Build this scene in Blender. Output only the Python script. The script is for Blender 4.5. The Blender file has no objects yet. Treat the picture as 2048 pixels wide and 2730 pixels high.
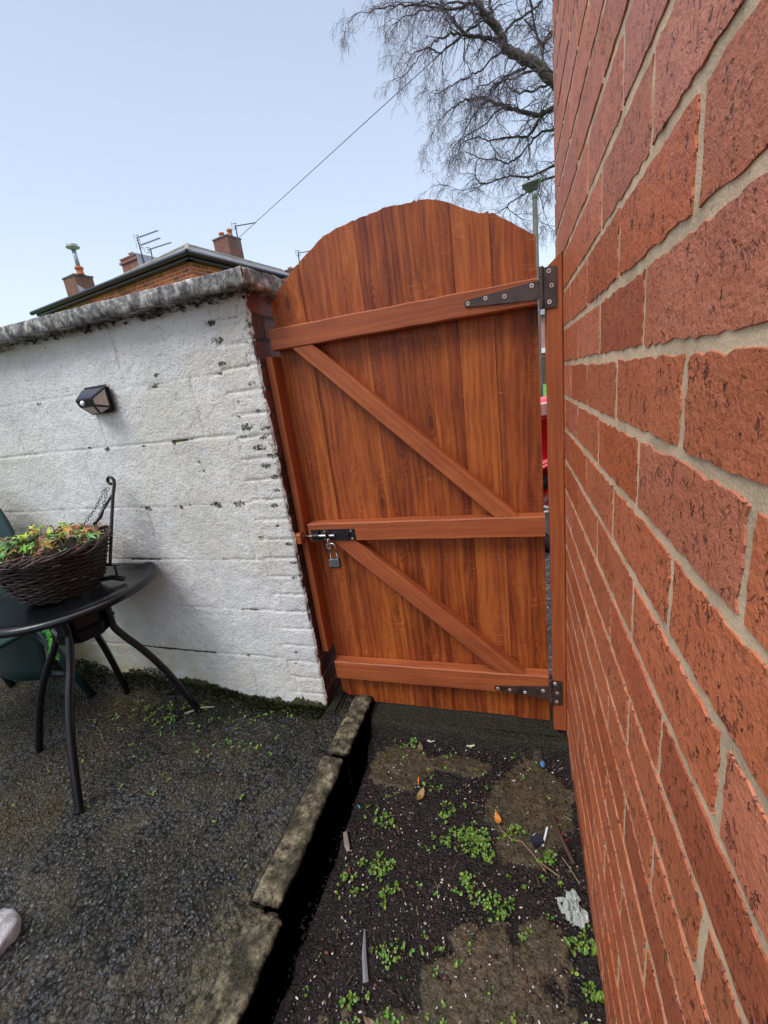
import bpy, bmesh, math, random
import numpy as np
from mathutils import Vector, Matrix
R = math.radians
C = bpy.context.scene.collection

# ------------------------------------------------------------------ camera
cam_d = bpy.data.cameras.new('camera')
cam = bpy.data.objects.new('camera', cam_d); C.objects.link(cam)
cam_d.sensor_fit = 'HORIZONTAL'; cam_d.sensor_width = 36.0
cam_d.lens = 36.0 * 1132.2 / 2048.0
cam_d.clip_start = 0.02; cam_d.clip_end = 2000
def _basis(yaw, pitch, roll):
    f = Vector((-math.sin(yaw)*math.cos(pitch), math.cos(yaw)*math.cos(pitch), -math.sin(pitch)))
    r = Vector((math.cos(yaw), math.sin(yaw), 0)); u = r.cross(f)
    return math.cos(roll)*r+math.sin(roll)*u, -math.sin(roll)*r+math.cos(roll)*u, f
_r, _u, _f = _basis(.3218, .2826, -.1337)
m = Matrix((_r, _u, -_f)).transposed().to_4x4(); m.translation = Vector((0, 0, 1.265))
cam.matrix_world = m
bpy.context.scene.camera = cam

# ------------------------------------------------------------------ sky, sun, exposure
SUN_EL, SUN_AZ = R(56), R(212)          # azimuth from +Y clockwise: the brighter part of the cloud, behind and left
world = bpy.data.worlds.new('World'); bpy.context.scene.world = world
world.use_nodes = True
wn = world.node_tree; wn.nodes.clear()
wo = wn.nodes.new('ShaderNodeOutputWorld')
sky = wn.nodes.new('ShaderNodeTexSky'); sky.sky_type = 'NISHITA'; sky.sun_disc = False
sky.sun_elevation = SUN_EL; sky.sun_rotation = SUN_AZ
sky.air_density = 1.0; sky.dust_density = 2.0; sky.ozone_density = 2.0
bg1 = wn.nodes.new('ShaderNodeBackground'); bg1.inputs['Strength'].default_value = 0.05
wn.links.new(sky.outputs[0], bg1.inputs['Color'])
# overcast layer: brighter towards the zenith, as a cloud deck is
tc = wn.nodes.new('ShaderNodeTexCoord'); sx = wn.nodes.new('ShaderNodeSeparateXYZ')
wn.links.new(tc.outputs['Generated'], sx.inputs[0])
cn = wn.nodes.new('ShaderNodeTexNoise'); cn.inputs['Scale'].default_value = 1.6; cn.inputs['Detail'].default_value = 3.0
wn.links.new(tc.outputs['Generated'], cn.inputs['Vector'])
cm = wn.nodes.new('ShaderNodeMath'); cm.operation = 'MULTIPLY_ADD'; cm.inputs[1].default_value = 0.13; 
wn.links.new(cn.outputs[0], cm.inputs[0]); wn.links.new(sx.outputs['Z'], cm.inputs[2])
rp = wn.nodes.new('ShaderNodeValToRGB'); el = rp.color_ramp.elements
el[0].position = 0.0; el[0].color = (.68, .75, .82, 1)
el[1].position = 1.0; el[1].color = (1.9, 1.95, 2.05, 1)
for p, c in ((.22, (.63, .71, .81, 1)), (.42, (.52, .60, .72, 1)), (.64, (.43, .50, .62, 1)), (.78, (1.1, 1.15, 1.25, 1))):
    e = el.new(p); e.color = c
wn.links.new(cm.outputs[0], rp.inputs[0])
bg2 = wn.nodes.new('ShaderNodeBackground'); bg2.inputs['Strength'].default_value = 0.85
wn.links.new(rp.outputs[0], bg2.inputs['Color'])
ad = wn.nodes.new('ShaderNodeAddShader')
wn.links.new(bg1.outputs[0], ad.inputs[0]); wn.links.new(bg2.outputs[0], ad.inputs[1])
wn.links.new(ad.outputs[0], wo.inputs[0])

sun_d = bpy.data.lights.new('sun', 'SUN'); sun_d.energy = 1.5; sun_d.angle = R(24); sun_d.color = (1, .97, .93)
sun = bpy.data.objects.new('sun', sun_d); C.objects.link(sun)
sdir = Vector((math.sin(SUN_AZ)*math.cos(SUN_EL), math.cos(SUN_AZ)*math.cos(SUN_EL), math.sin(SUN_EL)))
sun.rotation_euler = sdir.to_track_quat('Z', 'Y').to_euler(); sun.location = (-3, -4, 8)
vs = bpy.context.scene.view_settings
vs.view_transform = 'Standard'; vs.look = 'None'; vs.gamma = 1; vs.exposure = 0.35
bpy.context.scene.display_settings.display_device = 'sRGB'

# ------------------------------------------------------------------ noise
def _h(ix, iy, iz, s):
    n = (ix*374761393 + iy*668265263 + iz*2147483647*7 + s*974634777) & 0xFFFFFFFF
    n = ((n ^ (n >> 13)) * 1274126177) & 0xFFFFFFFF
    n = ((n ^ (n >> 15)) * 2246822519) & 0xFFFFFFFF
    return ((n ^ (n >> 16)) & 0xFFFFFF) / float(0xFFFFFF)
def vn(x, y, z=0.0, s=0):
    x = np.asarray(x, float); y = np.asarray(y, float); z = np.asarray(z, float) + x*0
    ix, iy, iz = np.floor(x).astype(np.int64), np.floor(y).astype(np.int64), np.floor(z).astype(np.int64)
    fx, fy, fz = x-ix, y-iy, z-iz
    fx, fy, fz = [t*t*(3-2*t) for t in (fx, fy, fz)]
    r = 0
    for a in (0, 1):
        for b in (0, 1):
            for c in (0, 1):
                w = (fx if a else 1-fx)*(fy if b else 1-fy)*(fz if c else 1-fz)
                r = r + w*_h(ix+a, iy+b, iz+c, s)
    return r
def fbm(x, y, z=0.0, s=0, o=4):
    r, a, t = 0, .5, 0
    for k in range(o):
        r = r + a*vn(x*2**k, y*2**k, np.asarray(z)*2**k, s+k*17); t += a; a *= .5
    return r/t
def smooth(a, b, x):
    t = np.clip((x-a)/(b-a), 0, 1); return t*t*(3-2*t)

# ------------------------------------------------------------------ mesh builder
class MB:
    def __init__(s): s.v, s.f, s.c, s.uv = [], [], [], []
    def add(s, verts, faces, col=(1, 1, 1), uvs=None):
        b = len(s.v); s.v += [tuple(p) for p in verts]
        s.f += [tuple(i+b for i in f) for f in faces]
        if isinstance(col, tuple): s.c += [col]*len(verts)
        else: s.c += list(col)
        s.uv += list(uvs) if uvs is not None else [(0, 0)]*len(verts)
        return b
    def xf(s, M):
        s.v = [tuple(M @ Vector(p)) for p in s.v]; return s
    def build(s, name, mat, parent=None, sm=False, label=None, loc=None):
        me = bpy.data.meshes.new(name); me.from_pydata([tuple(map(float, p)) for p in s.v], [], s.f); me.update()
        a = me.color_attributes.new('col', 'FLOAT_COLOR', 'POINT')
        cc = np.ones((len(s.v), 4), np.float32); cc[:, :3] = np.array([c[:3] for c in s.c], np.float32) if s.v else 0
        a.data.foreach_set('color', cc.ravel())
        ul = me.uv_layers.new(name='uv'); li = np.zeros(len(me.loops), np.int32); me.loops.foreach_get('vertex_index', li)
        ul.data.foreach_set('uv', np.array(s.uv, np.float32)[li].ravel())
        if sm: me.polygons.foreach_set('use_smooth', [True]*len(me.polygons))
        me.materials.append(mat)
        o = bpy.data.objects.new(name, me); C.objects.link(o)
        if parent is not None: o.parent = parent; o.matrix_parent_inverse = parent.matrix_world.inverted()
        if label: o['label'] = label
        return o

def box(mb, c, s, rot=None, col=(1, 1, 1), b=0.0, uv=False):
    """chamfered box"""
    hx, hy, hz = s[0]/2, s[1]/2, s[2]/2
    bm = bmesh.new(); bmesh.ops.create_cube(bm, size=1.0)
    for v in bm.verts: v.co = Vector((v.co.x*s[0], v.co.y*s[1], v.co.z*s[2]))
    if b > 0: bmesh.ops.bevel(bm, geom=list(bm.edges), offset=min(b, hx*.9, hy*.9, hz*.9), segments=2, affect='EDGES')
    M = Matrix.Translation(Vector(c)) @ (rot.to_4x4() if rot is not None else Matrix())
    bm.verts.ensure_lookup_table(); bm.verts.index_update()
    uvs = [(v.co.x*0.0 + v.co.z, v.co.x+v.co.y) for v in bm.verts] if uv else None
    vs_ = [M @ v.co for v in bm.verts]
    mb.add(vs_, [tuple(v.index for v in f.verts) for f in bm.faces], col, uvs)
    bm.free()

def tube(mb, pts, rad, n=8, col=(1, 1, 1), cap=True, flat=None):
    pts = [Vector(p) for p in pts]; N = len(pts)
    if not hasattr(rad, '__len__'): rad = [rad]*N
    T = []
    for i in range(N):
        a = pts[max(i-1, 0)]; b = pts[min(i+1, N-1)]; d = (b-a)
        T.append(d.normalized() if d.length > 1e-9 else Vector((0, 0, 1)))
    up = Vector((0, 0, 1)) if abs(T[0].z) < .9 else Vector((1, 0, 0))
    x = T[0].cross(up).normalized(); vs_, uvs = [], []; L = 0
    for i in range(N):
        x = (x - T[i]*x.dot(T[i]))
        x = x.normalized() if x.length > 1e-6 else T[i].orthogonal().normalized()
        y = T[i].cross(x)
        if i: L += (pts[i]-pts[i-1]).length
        for k in range(n):
            a = 2*math.pi*k/n
            sx_, sy_ = (1, 1) if flat is None else flat
            vs_.append(pts[i] + x*math.cos(a)*rad[i]*sx_ + y*math.sin(a)*rad[i]*sy_)
            uvs.append((L, a*rad[i]))
    fs = [(i*n+k, i*n+(k+1) % n, (i+1)*n+(k+1) % n, (i+1)*n+k) for i in range(N-1) for k in range(n)]
    if cap: fs += [tuple(range(n))[::-1], tuple((N-1)*n+k for k in range(n))]
    mb.add(vs_, fs, col, uvs)

def lathe(mb, prof, c=(0, 0, 0), n=24, col=(1, 1, 1), M=None, wob=0):
    vs_, fs = [], []
    for i, (r, z) in enumerate(prof):
        for k in range(n):
            a = 2*math.pi*k/n; rr = r*(1+wob*(random.random()-.5))
            p = Vector((rr*math.cos(a), rr*math.sin(a), z))
            if M is not None: p = M @ p
            vs_.append(p+Vector(c))
    for i in range(len(prof)-1):
        for k in range(n): fs.append((i*n+k, i*n+(k+1) % n, (i+1)*n+(k+1) % n, (i+1)*n+k))
    fs.append(tuple(range(n))[::-1]); fs.append(tuple((len(prof)-1)*n+k for k in range(n)))
    mb.add(vs_, fs, col)

def beam(mb, p0, p1, wv, w, tv, t, ch=.003, seg=10, seed=0, wob=.0008, cut0=None, cut1=None):
    """sawn timber from p0 to p1; wv, tv = unit width / thickness directions; uv u runs along the grain in metres.
    cut0/cut1: shift along the length per unit of width, for mitred ends"""
    rnd = random.Random(seed)
    p0, p1, wv, tv = Vector(p0), Vector(p1), Vector(wv).normalized(), Vector(tv).normalized()
    L = (p1-p0).length; d = (p1-p0)/L; hw, ht = w/2, t/2
    sec = [(-hw+ch, -ht), (hw-ch, -ht), (hw, -ht+ch), (hw, ht-ch), (hw-ch, ht), (-hw+ch, ht), (-hw, ht-ch), (-hw, -ht+ch)]
    per = [0]
    for k in range(8):
        a, b = sec[k], sec[(k+1) % 8]; per.append(per[-1]+math.hypot(a[0]-b[0], a[1]-b[1]))
    vs_, uvs = [], []
    ou, ov = rnd.random()*50, rnd.random()*50
    for i in range(seg+1):
        s = i/seg; ox = (rnd.random()-.5)*wob*2; oy = (rnd.random()-.5)*wob*2
        for k in range(9):
            a, b = sec[k % 8]; q = s*L
            c0 = (cut0 or 0)*a*(1-s); c1 = (cut1 or 0)*a*s
            e = .0 if 0 < i < seg else 0
            vs_.append(p0+d*(q+c0+c1)+wv*(a+ox)+tv*(b+oy)); uvs.append((ou+q+c0+c1, ov+per[k]))
    n = 9
    fs = [(i*n+k, i*n+k+1, (i+1)*n+k+1, (i+1)*n+k) for i in range(seg) for k in range(8)]
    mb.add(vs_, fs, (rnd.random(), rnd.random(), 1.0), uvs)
    for e in (0, seg):   # end grain
        cap = [vs_[e*n+k] for k in range(8)]
        f = tuple(range(8)) if e else tuple(range(8))[::-1]
        mb.add(cap, [f], (rnd.random(), 0, 1), [(ou+sec[k][1]*.15, ov+sec[k][0]) for k in range(8)])

def gridmesh(name, mat, X, Y, Z, col, parent=None, sm=True, flip=False):
    """X,Y,Z,col arrays of shape (n,m)[,3]"""
    n, m_ = X.shape
    me = bpy.data.meshes.new(name)
    v = np.stack([X, Y, Z], -1).reshape(-1, 3)
    i = np.arange(n*m_).reshape(n, m_)
    q = np.stack([i[:-1, :-1], i[1:, :-1], i[1:, 1:], i[:-1, 1:]], -1).reshape(-1, 4)
    if flip: q = q[:, ::-1]
    me.vertices.add(len(v)); me.vertices.foreach_set('co', v.astype(np.float32).ravel())
    me.loops.add(q.size); me.loops.foreach_set('vertex_index', q.astype(np.int32).ravel())
    me.polygons.add(len(q)); me.polygons.foreach_set('loop_start', np.arange(0, q.size, 4, dtype=np.int32))
    me.polygons.foreach_set('loop_total', np.full(len(q), 4, np.int32))
    me.update(calc_edges=True)
    me.polygons.foreach_set('use_smooth', [sm]*len(q))
    a = me.color_attributes.new('col', 'FLOAT_COLOR', 'POINT')
    cc = np.ones((len(v), 4), np.float32); cc[:, :3] = col.reshape(-1, 3); a.data.foreach_set('color', cc.ravel())
    me.materials.append(mat); me.validate()
    o = bpy.data.objects.new(name, me); C.objects.link(o)
    if parent is not None: o.parent = parent; o.matrix_parent_inverse = parent.matrix_world.inverted()
    return o

def empty(name, loc, label, cat, group=None):
    o = bpy.data.objects.new(name, None); C.objects.link(o); o.location = loc
    o.empty_display_size = .1
    o.matrix_world = Matrix.Translation(Vector(loc))
    o['label'] = label; o['category'] = cat
    if group: o['group'] = group
    return o
def tag(o, label, cat, group=None):
    o['label'] = label; o['category'] = cat
    if group: o['group'] = group
    return o
def struct(o, kind='structure'): o['kind'] = kind; return o

# ------------------------------------------------------------------ materials
class NT:
    def __init__(s, name):
        s.m = bpy.data.materials.new(name); s.m.use_nodes = True; s.t = s.m.node_tree; s.t.nodes.clear()
        s.out = s.t.nodes.new('ShaderNodeOutputMaterial'); s.b = s.t.nodes.new('ShaderNodeBsdfPrincipled')
        s.t.links.new(s.b.outputs[0], s.out.inputs[0])
    def n(s, typ, ins=None, **pr):
        x = s.t.nodes.new('ShaderNode'+typ)
        for k, v in pr.items(): setattr(x, k, v)
        for k, v in (ins or {}).items(): s.set(x.inputs[k], v)
        return x
    def set(s, inp, v):
        if isinstance(v, bpy.types.NodeSocket): s.t.links.new(v, inp)
        elif isinstance(v, bpy.types.Node): s.t.links.new(v.outputs[0], inp)
        else:
            if inp.type == 'RGBA' and len(v) == 3: v = (*v, 1)
            inp.default_value = v
    def P(s, **k):
        for a, v in k.items(): s.set(s.b.inputs[a.replace('_', ' ')], v)
        return s
    def math(s, op, a, b=0.0, c=None, clamp=False):
        x = s.n('Math', operation=op, use_clamp=clamp); s.set(x.inputs[0], a); s.set(x.inputs[1], b)
        if c is not None: s.set(x.inputs[2], c)
        return x.outputs[0]
    def mix(s, f, a, b, blend='MIX'):
        x = s.n('Mix', data_type='RGBA', blend_type=blend); x.clamp_factor = True
        s.set(x.inputs[0], f); s.set(x.inputs[6], a); s.set(x.inputs[7], b); return x.outputs[2]
    def ramp(s, f, st, interp='LINEAR'):
        x = s.n('ValToRGB'); r = x.color_ramp; r.interpolation = interp
        for i, (p, c) in enumerate(st):
            if not hasattr(c, '__len__'): c = (c, c, c)
            e = r.elements[i] if i < 2 else r.elements.new(p)
            e.position = p
        for e_, (p, c) in zip(sorted(r.elements, key=lambda q: q.position), sorted(st, key=lambda q: q[0])):
            if not hasattr(c, '__len__'): c = (c, c, c)
            e_.position = p; e_.color = (*c, 1)
        s.set(x.inputs[0], f); return x.outputs[0]
    def noise(s, vec, sc, det=4, rough=.55, dist=0, out=0):
        x = s.n('TexNoise', {'Scale': sc, 'Detail': det, 'Roughness': rough, 'Distortion': dist})
        if vec is not None: s.set(x.inputs['Vector'], vec)
        return x.outputs[out]
    def vor(s, vec, sc, feature='F1', out=0, rnd=1.0, smooth_=None):
        x = s.n('TexVoronoi', feature=feature); x.inputs['Scale'].default_value = sc; x.inputs['Randomness'].default_value = rnd
        if vec is not None: s.set(x.inputs['Vector'], vec)
        return x.outputs[out]
    def mapv(s, vec, scale=(1, 1, 1), loc=(0, 0, 0), rot=(0, 0, 0)):
        x = s.n('Mapping'); s.set(x.inputs[0], vec); x.inputs['Scale'].default_value = scale
        x.inputs['Location'].default_value = loc; x.inputs['Rotation'].default_value = rot; return x.outputs[0]
    def bump(s, h, st=.5, d=.002, nrm=None):
        x = s.n('Bump', {'Strength': st, 'Distance': d}); s.set(x.inputs['Height'], h)
        if nrm is not None: s.set(x.inputs['Normal'], nrm)
        return x.outputs[0]
    def obj(s): return s.n('NewGeometry').outputs['Position']     # things never move: world position
    def attr(s, name='col'): return s.n('Attribute', attribute_name=name)
    def uv(s): return s.n('UVMap', uv_map='uv').outputs[0]

def simple(name, col, rough=.5, metal=0, spec=.5, nscale=40, nvar=.25, bump=.1, bd=.001, coat=0, rv=.1):
    t = NT(name); p = t.obj(); n1 = t.noise(p, nscale, 5); n2 = t.noise(p, nscale*.13+1.5, 3)
    k = t.math('ADD', t.math('MULTIPLY', n1, .6), t.math('MULTIPLY', n2, .4))
    c = t.mix(t.ramp(k, [(.3, 0), (.7, 1)]), tuple(x*(1-nvar) for x in col), tuple(min(1, x*(1+nvar)) for x in col))
    t.P(Base_Color=c, Roughness=t.math('ADD', rough-rv/2, t.math('MULTIPLY', n1, rv)), Metallic=metal, Normal=t.bump(n1, bump, bd))
    t.b.inputs['Specular IOR Level'].default_value = spec
    if coat: t.b.inputs['Coat Weight'].default_value = coat; t.b.inputs['Coat Roughness'].default_value = .08
    return t.m

def m_wood():
    t = NT('stained_wood'); uv = t.uv(); a = t.attr(); sc = t.n('SeparateColor', {0: a.outputs['Color']})
    sp = t.n('SeparateXYZ', {0: uv}); u, v = sp.outputs[0], sp.outputs[1]
    # knots: sparse voronoi cells stretched along the grain
    kv = t.mapv(uv, (3.1, 11, 1)); kd = t.vor(kv, 1.0); kc = t.n('SeparateColor', {0: t.vor(kv, 1.0, out=1)})
    has = t.math('GREATER_THAN', kc.outputs[0], .50)
    near = t.math('MULTIPLY', t.ramp(kd, [(.0, 1), (.34, 0)]), has)
    nlow = t.noise(t.mapv(uv, (2.2, 9, 1)), 1.0, 3)
    ph = t.math('ADD', t.math('MULTIPLY', v, 330), t.math('MULTIPLY', nlow, 30))
    ph = t.math('ADD', ph, t.math('MULTIPLY', near, 34))
    rings = t.math('MULTIPLY_ADD', t.math('SINE', ph), .5, .5)
    fib = t.noise(t.mapv(uv, (9, 420, 1)), 1.0, 4, .6)
    fib2 = t.noise(t.mapv(uv, (2.5, 60, 1)), 1.0, 4, .6)
    blot = t.noise(t.mapv(uv, (7, 14, 1)), 1.0, 4, .6)
    val = t.math('ADD', t.math('MULTIPLY', rings, .13), t.math('MULTIPLY', fib, .38))
    val = t.math('ADD', val, t.math('MULTIPLY', fib2, .55))
    val = t.math('ADD', val, t.math('MULTIPLY', blot, .50))
    lane = t.noise(t.mapv(uv, (.5, 26, 1), (4, 8, 0)), 1.0, 2)
    val = t.math('ADD', val, t.math('MULTIPLY', t.math('SUBTRACT', lane, .5), .75))
    val = t.math('ADD', val, t.math('MULTIPLY', t.math('SUBTRACT', sc.outputs[0], .5), .22))
    col = t.ramp(val, [(.36, (.058, .0085, .0024)), (.60, (.155, .0275, .0060)), (.84, (.310, .072, .0125)), (1.02, (.42, .118, .021))])
    # orange bare-ish streaks and pinkish haze from board to board
    st = t.ramp(t.noise(t.mapv(uv, (3.0, 45, 1), (7, 3, 0)), 1.0, 4), [(.55, 0), (.72, 1)])
    col = t.mix(t.math('MULTIPLY', st, .35), col, (.36, .088, .011))
    hz = t.ramp(t.noise(t.mapv(uv, (1.6, 6, 1), (21, 5, 0)), 1.0, 3), [(.48, 0), (.7, 1)])
    col = t.mix(t.math('MULTIPLY', hz, .40), col, (.27, .058, .026))
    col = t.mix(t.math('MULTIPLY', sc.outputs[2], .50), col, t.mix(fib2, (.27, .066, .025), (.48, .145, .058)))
    kn = t.math('MULTIPLY', t.ramp(kd, [(.05, 1), (.12, 0)]), has)
    col = t.mix(t.math('MULTIPLY', kn, .9), col, (.075, .016, .006))
    kr = t.math('MULTIPLY', t.ramp(kd, [(.10, 0), (.14, 1), (.19, 0)]), has)
    col = t.mix(t.math('MULTIPLY', kr, .5), col, (.06, .013, .004))
    # pale cross-grain saw fuzz
    sw = t.noise(t.mapv(uv, (190, 26, 1)), 1.0, 3); swm = t.math('MULTIPLY', t.ramp(t.noise(t.mapv(uv, (5, 14, 1), (3, 9, 0)), 1.0, 2), [(.47, 0), (.60, 1)]), t.math('SUBTRACT', 1.0, t.math('MULTIPLY', sc.outputs[2], .6)))
    swf = t.math('MULTIPLY', t.ramp(sw, [(.56, 0), (.70, 1)]), swm)
    col = t.mix(t.math('MULTIPLY', swf, .30), col, (.62, .26, .11))
    ck = t.ramp(t.noise(t.mapv(uv, (5, 300, 1), (13, 1, 0)), 1.0, 2), [(.66, 0), (.72, 1)])
    col = t.mix(t.math('MULTIPLY', ck, .5), col, (.05, .010, .003))
    hgt = t.math('ADD', t.math('MULTIPLY', fib, .7), t.math('MULTIPLY', rings, .12))
    hgt = t.math('SUBTRACT', hgt, t.math('MULTIPLY', ck, .5)); hgt = t.math('ADD', hgt, t.math('MULTIPLY', sw, .25))
    t.P(Base_Color=col, Roughness=t.math('ADD', .38, t.math('MULTIPLY', fib2, .28)), Normal=t.bump(hgt, .55, .0012))
    t.b.inputs['Specular IOR Level'].default_value = .35
    return t.m

def m_brick(name='red_brick_face', low=0.0):
    t = NT(name); a = t.attr(); p = t.obj()
    base = a.outputs['Color']
    blot = t.noise(p, 14, 5, .6); fine = t.noise(p, 260, 4, .65)
    c = t.mix(t.math('MULTIPLY', t.ramp(blot, [(.38, 0), (.62, 1)]), .62), base, t.mix(1.0, base, (.74, .62, .55), 'MULTIPLY'))
    c = t.mix(t.math('MULTIPLY', t.ramp(fine, [(.35, 0), (.7, 1)]), .45), c, t.mix(1.0, base, (1.18, 1.2, 1.2), 'MULTIPLY'))
    # dragged pits
    pv = t.mapv(p, (1, .75, .42)); w = t.noise(p, 60, 2, out=1)
    pv2 = t.n('VectorMath', {0: pv, 1: t.n('VectorMath', {0: w, 3: .012}, operation='SCALE').outputs[0]}, operation='ADD').outputs[0]
    pit = t.noise(pv2, 185, 2, .6); pit = t.ramp(pit, [(.355, 1), (.415, 0)])
    pm = t.ramp(t.noise(p, 13, 4), [(.38, .25), (.58, 1)])
    pit = t.math('MULTIPLY', pit, pm)
    big = t.ramp(t.noise(t.mapv(p, (1, .8, .5), (3, 7, 1)), 105, 3, .7), [(.325, 1), (.37, 0)])
    c = t.mix(t.math('MULTIPLY', pit, .6), c, (.11, .026, .014))
    c = t.mix(t.math('MULTIPLY', big, .75), c, (.055, .014, .010))
    salt = t.ramp(t.noise(t.mapv(p, (1, 2.2, .7), (9, 2, 4)), 120, 4, .7), [(.665, 0), (.73, 1)])
    c = t.mix(t.math('MULTIPLY', salt, .7), c, (.62, .48, .40))
    h = t.math('ADD', t.math('MULTIPLY', fine, .5), t.math('MULTIPLY', t.noise(p, 90, 3, .6), .9))
    h = t.math('SUBTRACT', h, t.math('MULTIPLY', pit, .9)); h = t.math('SUBTRACT', h, t.math('MULTIPLY', big, 1.4))
    t.P(Base_Color=c, Roughness=t.math('ADD', .36, t.math('MULTIPLY', fine, .4)), Normal=t.bump(h, 1.0, .0026))
    t.b.inputs['Specular IOR Level'].default_value = .5
    return t.m

def m_mortar(name='sand_mortar', col=(.60, .445, .285), dark=(.32, .235, .15)):
    t = NT(name); p = t.obj(); n1 = t.noise(p, 300, 4, .7); n2 = t.noise(p, 18, 4)
    c = t.mix(t.ramp(n2, [(.40, 0), (.66, 1)]), col, tuple(x*.68 for x in col))
    c = t.mix(t.math('MULTIPLY', t.ramp(n1, [(.5, 0), (.72, 1)]), .4), c, tuple(min(1, x*1.35) for x in col))
    c = t.mix(t.math('MULTIPLY', t.ramp(t.noise(p, 6.5, 4), [(.56, 0), (.68, 1)]), .5), c, dark)
    c = t.mix(t.ramp(t.noise(p, 150, 3, .8), [(.29, 1), (.34, 0)]), c, (.10, .07, .05))
    t.P(Base_Color=c, Roughness=.85, Normal=t.bump(n1, .6, .002)); return t.m

def m_attr(name, rough=.6, spec=.4, var=.3, sc=80, bump=.3, bd=.002, sub=0, metal=0):
    t = NT(name); a = t.attr(); p = t.obj(); n1 = t.noise(p, sc, 5, .6)
    c = t.mix(t.ramp(n1, [(.3, 0), (.7, 1)]), t.mix(1.0, a.outputs['Color'], (1-var,)*3, 'MULTIPLY'), t.mix(1.0, a.outputs['Color'], (1+var,)*3, 'MULTIPLY'))
    t.P(Base_Color=c, Roughness=rough, Metallic=metal, Normal=t.bump(n1, bump, bd)); t.b.inputs['Specular IOR Level'].default_value = spec
    if sub: t.b.inputs['Subsurface Weight'].default_value = sub; t.b.inputs['Subsurface Scale'].default_value = .004
    return t.m

def m_paintwall():
    # col attribute: R = moss / black dirt, G = green-yellow staining, B = chipped paint
    t = NT('white_masonry_paint'); a = t.n('SeparateColor', {0: t.attr().outputs['Color']}); p = t.obj()
    w = t.noise(p, 30, 2, out=1)
    pw = t.n('VectorMath', {0: p, 1: t.n('VectorMath', {0: w, 3: .05}, operation='SCALE').outputs[0]}, operation='ADD').outputs[0]
    stip = t.noise(pw, 95, 3, .6); fine = t.noise(p, 330, 3, .6)
    c = t.mix(t.ramp(t.noise(p, 5, 4), [(.35, 0), (.7, 1)]), (.62, .63, .63), (.78, .785, .77))
    c = t.mix(t.math('MULTIPLY', t.ramp(stip, [(.32, 1), (.46, 0)]), .45), c, (.34, .34, .33))
    gs = t.math('MULTIPLY', a.outputs[1], t.ramp(t.noise(p, 11, 5, .65), [(.30, .1), (.62, 1)]))
    c = t.mix(gs, c, (.50, .46, .27))
    yl = t.ramp(t.noise(t.mapv(p, (1, 1, .45)), 3.2, 4, .6), [(.50, 0), (.68, 1)]); c = t.mix(t.math('MULTIPLY', yl, .35), c, (.60, .585, .49))
    c = t.mix(t.math('MULTIPLY', t.ramp(t.noise(t.mapv(p, (1, 1, .5)), 42, 4, .75), [(.31, 1), (.335, 0)]), .85), c, (.10, .10, .07))
    d = t.noise(p, 70, 5, .75); dm = t.math('SUBTRACT', t.math('ADD', a.outputs[0], t.math('MULTIPLY', d, .9)), .98)
    dm = t.ramp(dm, [(0, 0), (.10, 1)])
    c = t.mix(dm, c, t.mix(t.ramp(t.noise(p, 55, 3), [(.45, 0), (.6, 1)]), (.035, .036, .018), (.075, .085, .022)))
    ch = t.ramp(t.math('SUBTRACT', t.math('ADD', a.outputs[2], t.math('MULTIPLY', d, .9)), .98), [(0, 0), (.06, 1)])
    c = t.mix(ch, c, (.22, .075, .04))
    h = t.math('ADD', t.math('MULTIPLY', stip, 1.0), t.math('MULTIPLY', fine, .25))
    h = t.math('SUBTRACT', h, t.math('MULTIPLY', dm, .4))
    t.P(Base_Color=c, Roughness=.62, Normal=t.bump(h, .9, .006)); t.b.inputs['Specular IOR Level'].default_value = .35
    return t.m

def m_coping():
    t = NT('weathered_coping_concrete'); p = t.obj(); n = t.noise(t.mapv(p, (1, 1, .75)), 34, 6, .74); f = t.noise(p, 170, 4, .7)
    c = t.ramp(n, [(.36, (.030, .030, .034)), (.46, (.13, .13, .135)), (.54, (.28, .275, .26)), (.62, (.58, .56, .49))])
    c = t.mix(t.math('MULTIPLY', t.ramp(t.noise(p, 9, 4), [(.5, 0), (.68, 1)]), .6), c, (.055, .052, .060))
    c = t.mix(t.ramp(f, [(.30, 1), (.38, 0)]), c, (.02, .02, .02))
    t.P(Base_Color=c, Roughness=.85, Normal=t.bump(t.math('ADD', n, t.math('MULTIPLY', f, .6)), .8, .0035)); return t.m

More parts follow.
